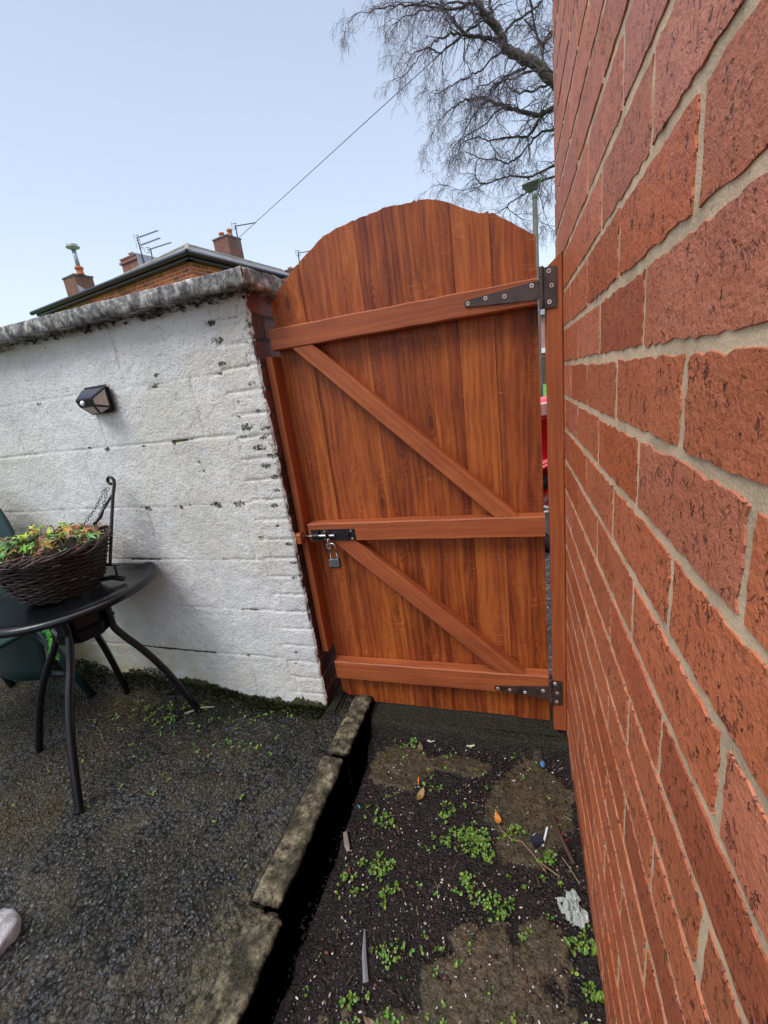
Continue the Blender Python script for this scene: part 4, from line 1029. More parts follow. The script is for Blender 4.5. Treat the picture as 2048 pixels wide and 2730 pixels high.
# ================================================================== LOOSE THINGS
def rockmesh(name, c, r, seed, mat, label, cat, flat_=.6, n=22, amp=.35):
    A_, B_ = np.meshgrid(np.linspace(0, np.pi, n), np.linspace(0, 2*np.pi, n*2), indexing='ij')
    x, y, z = np.sin(A_)*np.cos(B_), np.sin(A_)*np.sin(B_), np.cos(A_)
    k = 1+amp*(fbm(x*1.6+5, y*1.6+5, z*1.6+5, seed, 4)-.5)*2
    o_ = gridmesh(name, mat, c[0]+x*k*r[0], c[1]+y*k*r[1], c[2]+z*k*r[2], np.ones(x.shape+(3,))); tag(o_, label, cat); return o_
def m_rock():
    t = NT('pale_rock'); p = t.obj(); n = t.noise(p, 22, 6, .65)
    c = t.ramp(n, [(.35, (.24, .22, .23)), (.47, (.48, .47, .50)), (.7, (.66, .67, .69))])
    t.P(Base_Color=c, Roughness=.7, Normal=t.bump(n, .8, .008)); return t.m
rockmesh('rock', (-1.262, .352, .120), (.062, .058, .040), 5, m_rock(), 'whitish rock lying on the patio at the bottom left edge', 'rock')

def flatpoly(name, pts, c, z, rot, s, mat, col, label, cat, curl=.2, th=.0006, parent=None):
    m_ = MB(); M = Matrix.Translation((c[0], c[1], z)) @ Matrix.Rotation(rot, 4, 'Z'); n = len(pts)
    top = [M @ Vector((x*s, y*s, curl*s*((x*x+y*y))+th)) for x, y in pts]; bot = [p-Vector((0, 0, th)) for p in top]
    cx = M @ Vector((0, 0, th)); m_.add(top+[cx]+bot, [(i, (i+1) % n, n) for i in range(n)]+[(i, i+n+1, (i+1) % n+n+1, (i+1) % n) for i in range(n)], col)
    o_ = m_.build(name, mat, parent); 
    if label: tag(o_, label, cat)
    return o_
leafp = [(0, -1), (.35, -.6), (.48, -.1), (.38, .4), (.12, .85), (0, 1.1), (-.15, .8), (-.42, .35), (-.45, -.15), (-.3, -.65)]
flatpoly('dead_leaf', leafp, (-.096, .954), .012, .3, .020, LEAF, (.55, .20, .035), 'small orange dead leaf curled at the end of a long thin twig', 'leaf', .7)
flatpoly('dead_leaf', leafp, (-.335, .99), .012, 2.9, .024, LEAF, (.24, .16, .05), 'olive brown dead leaf lying on the dirt near the upper slab', 'leaf', .4)
flatpoly('dead_leaf', leafp, (-.372, 1.165), .014, .2, .022, LEAF, (.14, .09, .04), 'dark brown upright dead leaf on the slab below the gate', 'leaf', .5)
flatpoly('dead_leaf', leafp, (-.335, .47), .010, 1.2, .018, LEAF, (.15, .10, .05), 'brown leaf on the dirt below the long grey splinter', 'leaf', .4)
flatpoly('plastic_scrap', [(-.1, -1), (.1, -1), (.15, .2), (.1, 1), (-.1, 1)], (-.353, 1.040), .012, .2, .014, LEAF, (.75, .25, .06), 'tiny orange plastic strip beside the olive dead leaf', 'litter', .1)
flatpoly('plastic_scrap', [(-.2, -1), (.2, -.9), (.2, .9), (-.1, 1)], (-.521, .92), .010, .9, .008, LEAF, (.03, .40, .33), 'tiny turquoise plastic scrap on the dirt near the kerb', 'litter', .1)
flatpoly('plastic_scrap', [(-.9, -.5), (-.2, -.8), (.7, -.5), (1, .1), (.4, .6), (-.6, .5)], (-.342, 1.215), .008, .1, .016, LEAF, (.60, .62, .56), 'crumpled whitish scrap on the left under the gate', 'litter', .3)
flatpoly('plastic_scrap', [(-1, -.3), (0, -.5), (1, -.2), (.8, .3), (-.4, .4)], (-.199, 1.212), .008, .2, .016, LEAF, (.55, .60, .40), 'pale yellowish scrap in the middle under the gate', 'litter', .3)
mb = MB(); lathe(mb, [(.0085, 0), (.0095, .0006), (.0095, .0018), (.0085, .0024), (.001, .0022)], (.040, 1.17, .014), 20, M=Matrix.Rotation(R(40), 4, 'X') @ Matrix.Rotation(R(48), 4, 'Y'))
o = mb.build('bottle_cap', simple('blue_plastic', (.10, .30, .78), .45), sm=True); tag(o, 'small bright blue plastic disc in the dirt near the hinge post', 'bottle cap')
mb = MB(); box(mb, (.011, .915, .014), (.034, .026, .012), rot=Matrix.Rotation(R(25), 3, 'Z'), b=.003); tube(mb, [(.0, .925, .014), (.008, .930, .020)], .004, 8)
o = mb.build('plastic_clip', simple('navy_black_plastic', (.016, .018, .035), .3)); tag(o, 'small dark blue-black plastic block beside a white stick on the dirt', 'plastic block')
mb = MB(); tube(mb, [(.025, .905, .010), (.033, .93, .014), (.040, .955, .016)], .0030, 8)
o = mb.build('lolly_stick', simple('white_plastic', (.62, .68, .70), .4)); tag(o, 'short white stick lying beside the dark plastic block', 'stick')
mb = MB(); rnd = random.Random(2)
tube(mb, [(-.094, .945, .012), (-.085, .925, .014), (-.055, .905, .012), (-.030, .902, .016), (-.005, .880, .012), (.010, .862, .014), (.035, .848, .012), (.062, .835, .010)], .0011, 5)
tube(mb, [(.005, .868, .012), (.02, .85, .012), (.03, .838, .010)], .0009, 5)
o = mb.build('twig', simple('pale_twig', (.30, .20, .12), .7)); tag(o, 'long thin pale twig leading away from the orange leaf', 'twig')
mb = MB(); tube(mb, [(.058, .99, .014), (.075, .93, .016), (.100, .87, .014)], [.006, .0065, .005], 7)
o = mb.build('stick', simple('dark_wet_stick', (.05, .028, .018), .5)); tag(o, 'dark wet stick lying on the dirt along the brick wall', 'stick')
mb = MB(); tube(mb, [(.072, .885, .010), (.088, .86, .014), (.108, .825, .012)], .0009, 5)
o = mb.build('twig', simple('tan_stem', (.34, .22, .11), .7)); tag(o, 'thin tan stem between the dark stick and the brick wall', 'twig')
mb = MB(); tube(mb, [(-.40, .622, .012), (-.385, .575, .015), (-.366, .53, .012)], [.0012, .0042, .0052], 4, flat=(1.2, .5))
o = mb.build('splinter', simple('grey_splinter', (.17, .17, .19), .5)); tag(o, 'long grey wood splinter lying in the lower part of the dirt path', 'splinter')
mb = MB(); tube(mb, [(-.58+.045, .835, .012), (-.515, .80, .014), (-.505, .785, .012)], [.004, .005, .003], 5, flat=(1.6, .5))
o = mb.build('wood_chip', simple('weathered_chip', (.20, .17, .14), .7)); tag(o, 'weathered grey-brown wood chip on the dirt beside the kerb', 'wood chip')
mb = MB(); tube(mb, [(-1.33, 1.10, .105), (-1.27, 1.135, .112), (-1.22, 1.15, .108)], [.003, .004, .002], 6); 
o = mb.build('twig', simple('pale_bare_twig', (.32, .26, .20), .7)); tag(o, 'pale dry twig on the patio at the foot of the white wall', 'twig')
# crumpled clear-white plastic bag
A_, B_ = np.meshgrid(np.linspace(-1, 1, 60), np.linspace(-1, 1, 60), indexing='ij')
out_r = np.maximum(np.abs(A_), np.abs(B_)); ang = np.arctan2(B_, A_); shape = .55+.75*fbm(np.cos(ang)*1.3+7, np.sin(ang)*1.3, 0, 66, 3)
Xp, Yp = A_*shape, B_*shape
c_, s_ = math.cos(.5), math.sin(.5)
Xb = .086+(Xp*c_-Yp*s_)*.025; Yb = .765+(Xp*s_+Yp*c_)*.038
rg = np.abs(fbm(A_*1.5+3+B_*.5, B_*1.2, 0, 31, 3)-.5)*2; Xb += .014*(fbm(A_*2, B_*2, 0, 32, 3)-.5); Yb += .016*(fbm(A_*2, B_*2, 5, 33, 3)-.5); Zb = .010+.085*rg*(1-.75*out_r)
def m_bag():
    t = NT('dirty_white_film'); p = t.obj(); n = t.noise(p, 60, 4, .7)
    c = t.mix(t.ramp(n, [(.32, 1), (.40, 0)]), (.42, .47, .43), (.06, .06, .05))
    t.P(Base_Color=c, Roughness=.25, Alpha=t.ramp(t.noise(p, 45, 4, .7), [(.36, 0), (.42, .85)])); return t.m
o = gridmesh('plastic_bag', m_bag(), Xb, Yb, Zb, np.ones(Xb.shape+(3,)), sm=False); tag(o, 'torn crumpled whitish plastic wrapper lying against the brick wall foot', 'wrapper')
mb = MB(); rnd = random.Random(3)
for k in range(6): 
    p = Vector((.078+rnd.uniform(-.012, .012), .942+rnd.uniform(-.012, .012), .012)); maple(mb, p, Vector((rnd.gauss(0, .5), rnd.gauss(0, .5), 1)), Vector((1, rnd.random(), 0)), .010, (.22, .03, .025), rnd)
o = mb.build('dead_leaf', LEAF); tag(o, 'crumpled dark red leaf beside the stick near the brick wall', 'leaf')

# ---- weeds
def weed(mb, cx, cy, z, R_, n, rnd, sz=(.0022, .0045), tall=.012):
    for i in range(n):
        a = rnd.random()*6.283; r = R_*math.sqrt(rnd.random()); p = Vector((cx+r*math.cos(a), cy+r*math.sin(a), z+rnd.uniform(.003, tall)))
        s = rnd.uniform(*sz); nr = Vector((rnd.gauss(0, .35), rnd.gauss(0, .35)-.2, 1)).normalized(); x = nr.orthogonal().normalized(); x.rotate(Matrix.Rotation(rnd.random()*6.28, 3, nr)); y = nr.cross(x)
        g = rnd.uniform(.45, 1.35); b_ = rnd.random(); c = ((.07+.10*b_)*g, .235*g, .022*g)
        pts = [p+x*(s*math.cos(t)*(1.25 if math.cos(t) > 0 else .9))+y*s*.72*math.sin(t)+nr*(.18*s*math.cos(2*t)) for t in [k*math.pi/4 for k in range(8)]]
        mb.add(pts+[p-nr*s*.15], [(k, (k+1) % 8, 8) for k in range(8)], [c]*8+[tuple(q*.75 for q in c)])
        if rnd.random() < .5: tube(mb, [Vector((cx+r*.6*math.cos(a), cy+r*.6*math.sin(a), z)), p], .0005, 4, (.08, .17, .03))
WE = [(-.160, .885, .058, 260, 'largest clump of green weeds in the middle of the dirt path'),
      (-.405, .755, .038, 100, 'loose green weed clump left of the middle of the dirt path'),
      (-.490, .720, .016, 22, 'small green weed tuft close to the black gutter'),
      (-.372, .705, .022, 34, 'green weed clump just below the loose left clump'),
      (-.162, .768, .022, 26, 'broad-leaved weed below the largest clump'),
      (-.095, .730, .045, 80, 'dense low green weeds between the wrapper and the middle of the path'),
      (.041, .868, .020, 42, 'bright green rosette of weeds near the long twig'),
      (-.332, .590, .028, 40, 'weed clump to the right of the grey splinter'),
      (-.395, .490, .018, 22, 'weed tuft near the bottom edge left of centre'),
      (.098, .700, .026, 60, 'tall green weeds growing at the wall foot below the wrapper'),
      (.100, .620, .022, 44, 'lowest green weeds along the foot of the brick wall'),
      (-.043, .935, .022, 34, 'weed rosette beside the orange dead leaf'),
      (-.420, .900, .024, 26, 'sparse weed sprouts below the left slab patch'),
      (-.400, 1.195, .026, 24, 'little weed sprouts under the gate at the upper left'),
      (-.245, .960, .030, 36, 'weed sprouts left of the orange leaf above the largest clump'),
      (-.300, .475, .024, 26, 'weed tuft at the bottom centre of the path')]
rnd = random.Random(77)
for cx, cy, R_, n, lab in WE:
    m_ = MB(); weed(m_, cx, cy, .008, R_*.8, n//2, rnd, (.0020, .0044))
    for q in range(6): weed(m_, cx+rnd.gauss(0, .75)*R_, cy+rnd.gauss(0, .75)*R_, .008, R_*.30, max(4, n//9), rnd, (.0020, .0050))
    o = m_.build('weed_clump', LEAF); tag(o, lab, 'weed', 'weed clumps on the dirt path')
m_ = MB()
for i in range(120):
    x, y = rnd.uniform(-.50, .12), rnd.uniform(.38, 1.2); weed(m_, x, y, .006, .008, rnd.randint(1, 5), rnd, (.002, .0045), .008)
o = m_.build('weed_sprouts', LEAF); o['kind'] = 'stuff'; o['label'] = 'tiny green sprouts scattered over the dirt'
m_ = MB()
for i in range(90):
    x = rnd.uniform(-1.75, -.85); y = 1.19-abs(rnd.gauss(0, .22)); 
    if y < .55: continue
    weed(m_, x, y, .098, .008, rnd.randint(2, 6), rnd, (.0022, .0046), .007)
for i in range(26): weed(m_, rnd.uniform(-1.7, -1.25), rnd.uniform(1.02, 1.2), .11, .014, 7, rnd, (.003, .005), .012)
o = m_.build('patio_sprouts', LEAF); o['kind'] = 'stuff'; o['label'] = 'small green sprouts over the mossy patio'
# moss fringe along the foot of the white wall
m_ = MB(); 
for i in range(9000):
    x = -.75-rnd.random()**1.1*1.5; base = .095+.075*max(0, min(1, (-x-.95)/.5))*(.55+.9*float(vn(x*9, 0, 0, 12)))*1.15
    y = 1.212-rnd.random()**1.6*.05; z = base*(.85+.3*rnd.random())-(1.212-y)*.8; z = max(z, .094)
    s = rnd.uniform(.002, .0075); g = rnd.uniform(.4, 1.5); b_ = rnd.random()
    c = (.016*g, .018*g, .008*g) if b_ < .55 else ((.035*g, .045*g, .012*g) if b_ < .9 else (.07*g, .085*g, .02*g))
    p = Vector((x, y, z)); d = Vector((rnd.gauss(0, .6), -abs(rnd.gauss(0, .6)), 1)).normalized(); w_ = d.orthogonal().normalized()*s*.5
    m_.add([p-w_, p+w_, p+d*s*2], [(0, 1, 2)], c)
o = m_.build('moss', LEAF); o['kind'] = 'stuff'; o['label'] = 'dark moss fringe along the wall foot'

# ---- pebbles and grit
def pebbles(name, n, reg, z, sz, cols, seed, label, mask=None, elong=1.0):
    rnd = random.Random(seed); m_ = MB()
    ico = [(0, 0, 1), (.9, 0, .35), (.28, .85, .4), (-.72, .53, .35), (-.72, -.53, .4), (.28, -.85, .35), (.72, .53, -.4), (-.28, .85, -.4), (-.9, 0, -.4), (-.28, -.85, -.4), (.72, -.53, -.4)]
    fc = [(0, 1, 2), (0, 2, 3), (0, 3, 4), (0, 4, 5), (0, 5, 1), (1, 6, 2), (2, 7, 3), (3, 8, 4), (4, 9, 5), (5, 10, 1), (2, 6, 7), (3, 7, 8), (4, 8, 9), (5, 9, 10), (1, 10, 6)]
    for i in range(n):
        x, y = rnd.uniform(reg[0], reg[1]), rnd.uniform(reg[2], reg[3])
        if mask and not mask(x, y, rnd): continue
        s = sz[0]+(sz[1]-sz[0])*rnd.random()**2.5; a = rnd.random()*6.28; e = rnd.uniform(1, 1+elong); h_ = rnd.uniform(.4, .75); ca, sa = math.cos(a), math.sin(a)
        c = rnd.choice(cols); g = rnd.uniform(.7, 1.3); c = tuple(q*g for q in c)
        vs_ = []
        for (px, py, pz) in ico:
            k = rnd.uniform(.8, 1.2); px, py, pz = px*s*e*k, py*s*k, pz*s*h_*k
            vs_.append((x+px*ca-py*sa, y+px*sa+py*ca, z+s*.12+pz))
        m_.add(vs_, fc, c)
    o_ = m_.build(name, PEB, sm=True); o_['kind'] = 'stuff'; o_['label'] = label; return o_
pebbles('patio_pebbles', 5500, (-1.75, -.68, .30, 1.18), .0965, (.0016, .0052), [(.035, .036, .042), (.022, .022, .025), (.050, .043, .034), (.060, .070, .090), (.030, .025, .021), (.10, .088, .072), (.042, .048, .052), (.075, .045, .032), (.045, .052, .036)], 5, 'small dark stones set in the patio surface', mask=lambda x, y, r: r.random() < 1.1-.55*max(0, (y-.75)*2))
pebbles('path_grit', 3800, (-.52, .12, .32, 1.22), .003, (.0010, .0052), [(.013, .010, .009), (.007, .006, .006), (.025, .016, .013), (.01, .009, .008), (.05, .036, .026), (.07, .03, .02), (.03, .021, .018)], 6, 'grit and crumbs on the dirt path')
pebbles('white_grit', 950, (-.51, .12, .32, 1.20), .006, (.0007, .0026), [(.55, .53, .50), (.42, .37, .31), (.62, .62, .62), (.40, .30, .18)], 7, 'pale flecks scattered on the dirt path', elong=1.4)
pebbles('gutter_silt', 260, (-.575, -.545, .34, 1.2), -.05, (.0015, .006), [(.006, .005, .005), (.01, .008, .007)], 8, 'black wet silt in the gutter')
m_ = MB(); rnd = random.Random(12)
for i in range(150):
    x, y = rnd.uniform(-.48, .11), rnd.uniform(.34, 1.18); a = rnd.random()*6.28; l = rnd.uniform(.006, .024); d = Vector((math.cos(a), math.sin(a), 0))*l
    p = Vector((x, y, .010)); g = rnd.uniform(.5, 1.4); tube(m_, [p, p+d*.5+Vector((0, 0, rnd.uniform(0, .004))), p+d], rnd.uniform(.0005, .0016), 4, rnd.choice([(.06*g, .035*g, .022*g), (.16*g, .11*g, .06*g), (.025, .017, .013)]))
o = m_.build('leaf_litter', LEAF); o['kind'] = 'stuff'; o['label'] = 'bits of stem and bark in the dirt'

# ================================================================== BEYOND THE WALL: HOUSES
def uvbox(mb, P4, z0, z1, col=(1, 1, 1)):
    """vertical walls round the footprint P4 with metre UVs"""
    n = len(P4); L = 0
    for i in range(n):
        a, b = P4[i], P4[(i+1) % n]; l = math.hypot(b[0]-a[0], b[1]-a[1])
        mb.add([(a[0], a[1], z0), (b[0], b[1], z0), (b[0], b[1], z1), (a[0], a[1], z1)], [(0, 1, 2, 3)], col, [(L, z0), (L+l, z0), (L+l, z1), (L, z1)]); L += l
    mb.add([(p[0], p[1], z1) for p in P4], [tuple(range(n))], col, [(p[0], p[1]) for p in P4])
def slopes(mb, quads, th=.05):
    for q in quads:
        q = [Vector(p) for p in q]; nr = (q[1]-q[0]).cross(q[2]-q[0]).normalized(); nr = -nr if nr.z < 0 else nr
        b = [p+nr*th for p in q]; n = len(q)
        mb.add(q+b, [tuple(range(n))[::-1], tuple(range(n, 2*n))]+[(i, (i+1) % n, (i+1) % n+n, i+n) for i in range(n)])
E1, E2 = Vector((-.984, .178, 0)), Vector((.178, .984, 0)); C0 = Vector((-8.376, 11.254, 0)); EV = 5.465
def hp_(a, b, z): p = C0+E1*a+E2*b; return Vector((p.x, p.y, z))
h1 = empty('terraced_house', tuple(C0), 'red brick house with black gutter and hipped slate roof behind the white wall', 'house')
mb = MB(); ins = .20
fp = [hp_(ins, ins, 0), hp_(7.9, ins, 0), hp_(7.9, 1.6, 0), hp_(1.6, 1.6, 0), hp_(1.6, 5, 0), hp_(ins, 5, 0)]
uvbox(mb, [(p.x, p.y) for p in fp[::-1]], -.05, EV-.03); mb.build('wall', HB, h1)
RZ = EV+.50; mb = MB()
slopes(mb, [[hp_(-.02, -.02, EV), hp_(8.1, -.02, EV), hp_(8.1, .8, RZ-.26), hp_(.8, .8, RZ)],
            [hp_(8.1, 1.62, EV), hp_(1.6, 1.62, EV), hp_(.8, .8, RZ), hp_(8.1, .8, RZ-.26)],
            [hp_(-.02, 5.1, EV), hp_(-.02, -.02, EV), hp_(.8, .8, RZ), hp_(.8, 5.1, RZ)],
            [hp_(1.62, 1.62, EV), hp_(1.62, 5.1, EV), hp_(.8, 5.1, RZ), hp_(.8, .8, RZ)]], .04)
rf = mb.build('roof', SLATE, h1)
mb = MB()
def ridgetiles(mb, a, b, n, r=.075):
    a, b = Vector(a), Vector(b)
    for k in range(n):
        p, q = a.lerp(b, k/n), a.lerp(b, (k+1.06)/n); tube(mb, [p, q], [r*.92, r], 8)
ridgetiles(mb, hp_(.03, .03, EV+.06), hp_(.8, .8, RZ+.03), 3); ridgetiles(mb, hp_(.8, .8, RZ+.03), hp_(8.1, .8, RZ-.23), 20, .06); ridgetiles(mb, hp_(.8, .8, RZ+.03), hp_(.8, 5.1, RZ+.03), 11, .06)
mb.build('ridge_tiles', RIDGE, rf)
mb = MB()
tube(mb, [hp_(-.10, -.10, EV-.02), hp_(8.25, -.10, EV-.02)], .070, 8); tube(mb, [hp_(-.10, -.10, EV-.02), hp_(-.10, 5.2, EV-.02)], .070, 8)
for a_, b_ in (((0, 0), (8.1, 0)), ((0, 0), (0, 5.1))):
    p, q = hp_(*a_, EV-.10), hp_(*b_, EV-.10); mid = (p+q)/2; d = q-p
    box(mb, mid+(E2 if b_[0] else E1)*.08, (d.length, .22, .10), rot=Matrix.Rotation(math.atan2(d.y, d.x), 3, 'Z'))
mb.build('gutter', GUTTER, h1)
def chimney(parent, x, y, w, dpt, z0, z1, mat, cap=True, name='chimney'):
    """front-left corner x,y ; runs along -E1 (right) w and E2 (back) dpt"""
    a = Vector((x, y, 0)); P4 = [a, a-E1*w, a-E1*w+E2*dpt, a+E2*dpt]
    m_ = MB(); uvbox(m_, [(p.x, p.y) for p in P4], z0, z1)
    c = (P4[0]+P4[2])/2; rz = Matrix.Rotation(math.atan2(-E1.y, -E1.x), 3, 'Z')
    if cap: 
        for k, (e, zc, hh) in enumerate(((.05, z1-.11, .07), (.02, z1+.02, .05))): 
            P5 = [a+E1*e-E2*e, a-E1*(w+e)-E2*e, a-E1*(w+e)+E2*(dpt+e), a+E1*e+E2*(dpt+e)]; uvbox(m_, [(p.x, p.y) for p in P5], zc-hh/2, zc+hh/2)
    return m_.build(name, mat, parent), c
def pot(parent, c, z, h_, r, mat=TERRA, name='chimney_pot', slots=False):
    m_ = MB(); lathe(m_, [(r*1.05, 0), (r, .02), (r*.92, h_*.35), (r*.88, h_*.72), (r*1.15, h_*.76), (r*1.18, h_*.84), (r*1.0, h_*.9), (r*1.08, h_), (r*.8, h_), (r*.75, h_*.6)], (c[0], c[1], z), 16)
    return m_.build(name, mat, parent, sm=True)
ch1, cc = chimney(rf, -16.76, 14.5, .80, .70, 5.7, 6.93, CB, cap=False)
mb = MB(); box(mb, (cc.x, cc.y, 6.95), (.88, .78, .06), rot=Matrix.Rotation(R(-10.3), 3, 'Z'), b=.02); mb.build('chimney_cap', COPING, ch1)
pot(ch1, (-15.93, 14.62), 6.97, .27, .135)
mb = MB(); tube(mb, [(-15.93, 14.62, 7.20), (-15.93, 14.62, 7.88)], .075, 12); lathe(mb, [(.10, 7.84), (.23, 7.90), (.245, 7.93), (.16, 7.97), (.19, 8.00), (.10, 8.06), (.01, 8.075)], (-15.93, 14.62, 0), 20)
mb.build('metal_flue', GALV, ch1, sm=True)
mb = MB(); q = Vector((-16.76, 14.5, 0))-E1*.81; 
mb.add([q+Vector((0, 0, 6.15))-E2*.01, q+E2*.6+Vector((0, 0, 6.15)), q+E2*.7+Vector((0, 0, 6.55)), q+E2*.3+Vector((0, 0, 6.42)), q-E2*.01+Vector((0, 0, 6.60))], [(0, 1, 2, 3, 4)]); mb.build('lead_flashing', LEAD, ch1)
ch2, cc = chimney(rf, -13.76, 14.5, .93, .85, 5.7, 7.0, CB2)
mb = MB(); q = Vector((-13.76, 14.5, 0))-E1*.99-E2*.05
mb.add([q+Vector((0, 0, 5.7)), q+E2*.9+Vector((0, 0, 5.7)), q+E2*.9+Vector((0, 0, 7.03)), q+Vector((0, 0, 7.03))], [(0, 1, 2, 3)]); mb.build('rendered_side', LEAD, ch2)
mb = MB(); lathe(mb, [(.085, 7.03), (.085, 7.20), (.10, 7.21), (.10, 7.28), (.02, 7.29)], (-13.42, 14.75, 0), 14); mb.build('flue_terminal', GALV, ch2, sm=True)
# the main terrace behind, with the tall pair-potted stack
h2 = empty('terraced_house', (-9, 15, 0), 'further terraced house carrying a tall brick chimney with two terracotta pots', 'house')
mb = MB(); fp = [hp_(-3.5, 3.4, 0), hp_(.55, 3.4, 0), hp_(.55, 9, 0), hp_(-3.5, 9, 0)]; uvbox(mb, [(p.x, p.y) for p in fp], -.05, 5.1); mb.build('wall', HB, h2)
mb = MB(); slopes(mb, [[hp_(-3.7, 3.2, 5.1), hp_(.6, 3.2, 5.1), hp_(.6, 6.2, 5.95), hp_(-3.7, 6.2, 5.95)], [hp_(-3.7, 9.2, 5.1), hp_(.6, 9.2, 5.1), hp_(.6, 6.2, 5.95), hp_(-3.7, 6.2, 5.95)]], .05)
rf2 = mb.build('roof', SLATE, h2)
ch3, cc = chimney(rf2, -9.47, 14.2, .66, .62, 5.0, 6.70, CB, cap=False)
mb = MB(); box(mb, (cc.x, cc.y, 6.72), (.72, .68, .05), rot=Matrix.Rotation(R(-10.3), 3, 'Z'), b=.015); mb.build('chimney_cap', COPING, ch3)
pot(ch3, (-9.22, 14.40), 6.74, .20, .085); pot(ch3, (-8.93, 14.46), 6.78, .22, .085)
mb = MB()
for k in range(8):
    p = Vector((-9.50+.10*k, 14.16-.018*k, 6.00-.062*k)); box(mb, p, (.105, .03, .10), rot=Matrix.Rotation(R(28), 3, 'Y'))
mb.build('stepped_flashing', simple('pale_lead', (.62, .66, .72), .5), ch3)
h3 = empty('terraced_house', (-8, 19, 0), 'distant slate-roofed house half hidden behind the gate and coping', 'house')
mb = MB(); uvbox(mb, [(-9.6, 18.2), (-5, 17.6), (-4.4, 22.6), (-9.0, 23.2)], -.05, 5.3); mb.build('wall', HB, h3)
mb = MB(); slopes(mb, [[(-9.8, 18.0, 5.3), (-4.8, 17.4, 5.3), (-4.6, 20.0, 6.45), (-9.5, 20.7, 6.45)], [(-9.2, 23.4, 5.3), (-4.2, 22.8, 5.3), (-4.6, 20.0, 6.45), (-9.5, 20.7, 6.45)]], .05)
rf3 = mb.build('roof', SLATE, h3)
ch4, cc = chimney(rf3, -9.05, 18.0, .75, .7, 5.3, 6.38, CB)
mb = MB(); lathe(mb, [(.07, 6.4), (.07, 6.52), (.085, 6.53), (.085, 6.60), (.02, 6.61)], (-8.78, 18.25, 0), 12); mb.build('flue_terminal', GALV, ch4, sm=True)

# ---- aerials
ALU = simple('dull_aluminium', (.10, .10, .115), .5, .3)
def aerial(loc, top, booms, label):
    m_ = MB(); x, y, z = loc; tube(m_, [(x, y, z), (x+(top[0]-x), y, top[1])], .022, 7)
    for (bx, bz, dx, dz, n, el_) in booms:
        a = Vector((bx, y, bz)); b = a+Vector((dx, .2, dz)); tube(m_, [a, b], .014, 6)
        for k in range(n):
            p = a.lerp(b, .12+.86*k/(n-1)); tube(m_, [p-Vector((0.02, -el_, -el_*.15)), p+Vector((0.02, -el_, -el_*.15))], .007, 5)
        for s_ in (-1, 1):
            tube(m_, [a+Vector((-.02, .12*s_, -.10)), a+Vector((-.02, .12*s_, .10))], .007, 5); tube(m_, [a+Vector((.10, 0, .07*s_)), a+Vector((-.06, 0, .08*s_))], .010, 5)
    o_ = m_.build('tv_aerial', ALU); tag(o_, label, 'aerial'); return o_
aerial((-12.70, 14.5, 6.3), (-12.76, 7.58), [(-12.76, 7.55, .80, .12, 12, .10), (-12.74, 7.30, .80, .13, 12, .10)], 'double television aerial rising beside the rendered pink-brick chimney')
aerial((-12.36, 14.5, 6.3), (-12.30, 7.12), [(-12.45, 7.10, .92, .10, 12, .10)], 'lower single television aerial right of the double aerial')
aerial((-8.50, 14.2, 6.2), (-8.52, 6.96), [(-8.55, 6.94, .70, .01, 14, .07)], 'television aerial on the right side of the tall two-pot chimney')
aerial((-7.30, 16.0, 5.6), (-7.26, 6.34), [(-7.28, 6.30, .62, .02, 10, .08)], 'small distant television aerial just left of the gate boards')

# ---- cables
def cable(a, b, r, sag, label):
    a, b = Vector(a), Vector(b); m_ = MB(); pts = [a.lerp(b, t)-Vector((0, 0, sag*4*t*(1-t))) for t in np.linspace(0, 1, 24)]
    tube(m_, pts, r, 5); o_ = m_.build('overhead_cable', simple('cable_grey', (.10, .10, .11), .6)); tag(o_, label, 'cable'); return o_
cable((-8.50, 14.15, 6.55), (.98, 9.0, 7.20), .008, .0, 'overhead cable rising from the tall chimney into the bare tree')
cable((-1.2, 30, 6.2), (6.5, 26, 12.0), .012, .1, 'faint overhead cable crossing the sky gap beside the hinge post')

# ---- house, fence seen through the hinge gap
h4 = empty('brick_house', (6, 38, 0), 'far pinkish brick house glimpsed through the gap beside the gate', 'house')
mb = MB(); uvbox(mb, [(-2, 38), (9, 38), (9, 46), (-2, 46)], -.05, 5.0); mb.build('wall', simple('pale_pink_brick', (.42, .20, .17), .85, 0, .4, 5, .15), h4)
mb = MB(); slopes(mb, [[(-2.2, 37.7, 5), (9.2, 37.7, 5), (9.2, 42, 6.0), (-2.2, 42, 6.0)], [(-2.2, 46.3, 5), (9.2, 46.3, 5), (9.2, 42, 6.0), (-2.2, 42, 6.0)]]); mb.build('roof', SLATE, h4)
for wx in (-.6, 5.4):
    mb = MB(); box(mb, (wx, 37.98, 2.9), (1.6, .1, 1.2), b=.01); w_ = mb.build('window_frame', simple('white_upvc', (.75, .76, .78), .4), h4)
    mb = MB(); box(mb, (wx, 37.925, 2.9), (1.4, .03, 1.0)); mb.build('pane', simple('dark_glass', (.05, .06, .07), .1), w_)
mb = MB(); box(mb, (2.4, 37.9, 2.42), (2.6, .3, .36), b=.03); mb.build('white_panel', simple('white_fascia', (.75, .77, .80), .5), h4)
fn = empty('timber_fence', (0, 34, 0), 'brown timber fence at the far side of the lawn seen through the hinge gap', 'fence')
FM = simple('brown_fence_timber', (.10, .042, .026), .8, 0, .4, 6, .4)
mb = MB()
for k in range(90): box(mb, (-6.7+k*.15, 34+.012*(k % 2), .98), (.14, .02, 1.80), b=.004)
mb.build('fence_boards', FM, fn)
for k in range(8):
    mb = MB(); box(mb, (-6.8+k*1.95, 34.06, 1.0), (.09, .09, 2.0), b=.006); mb.build('fence_post', FM, fn)

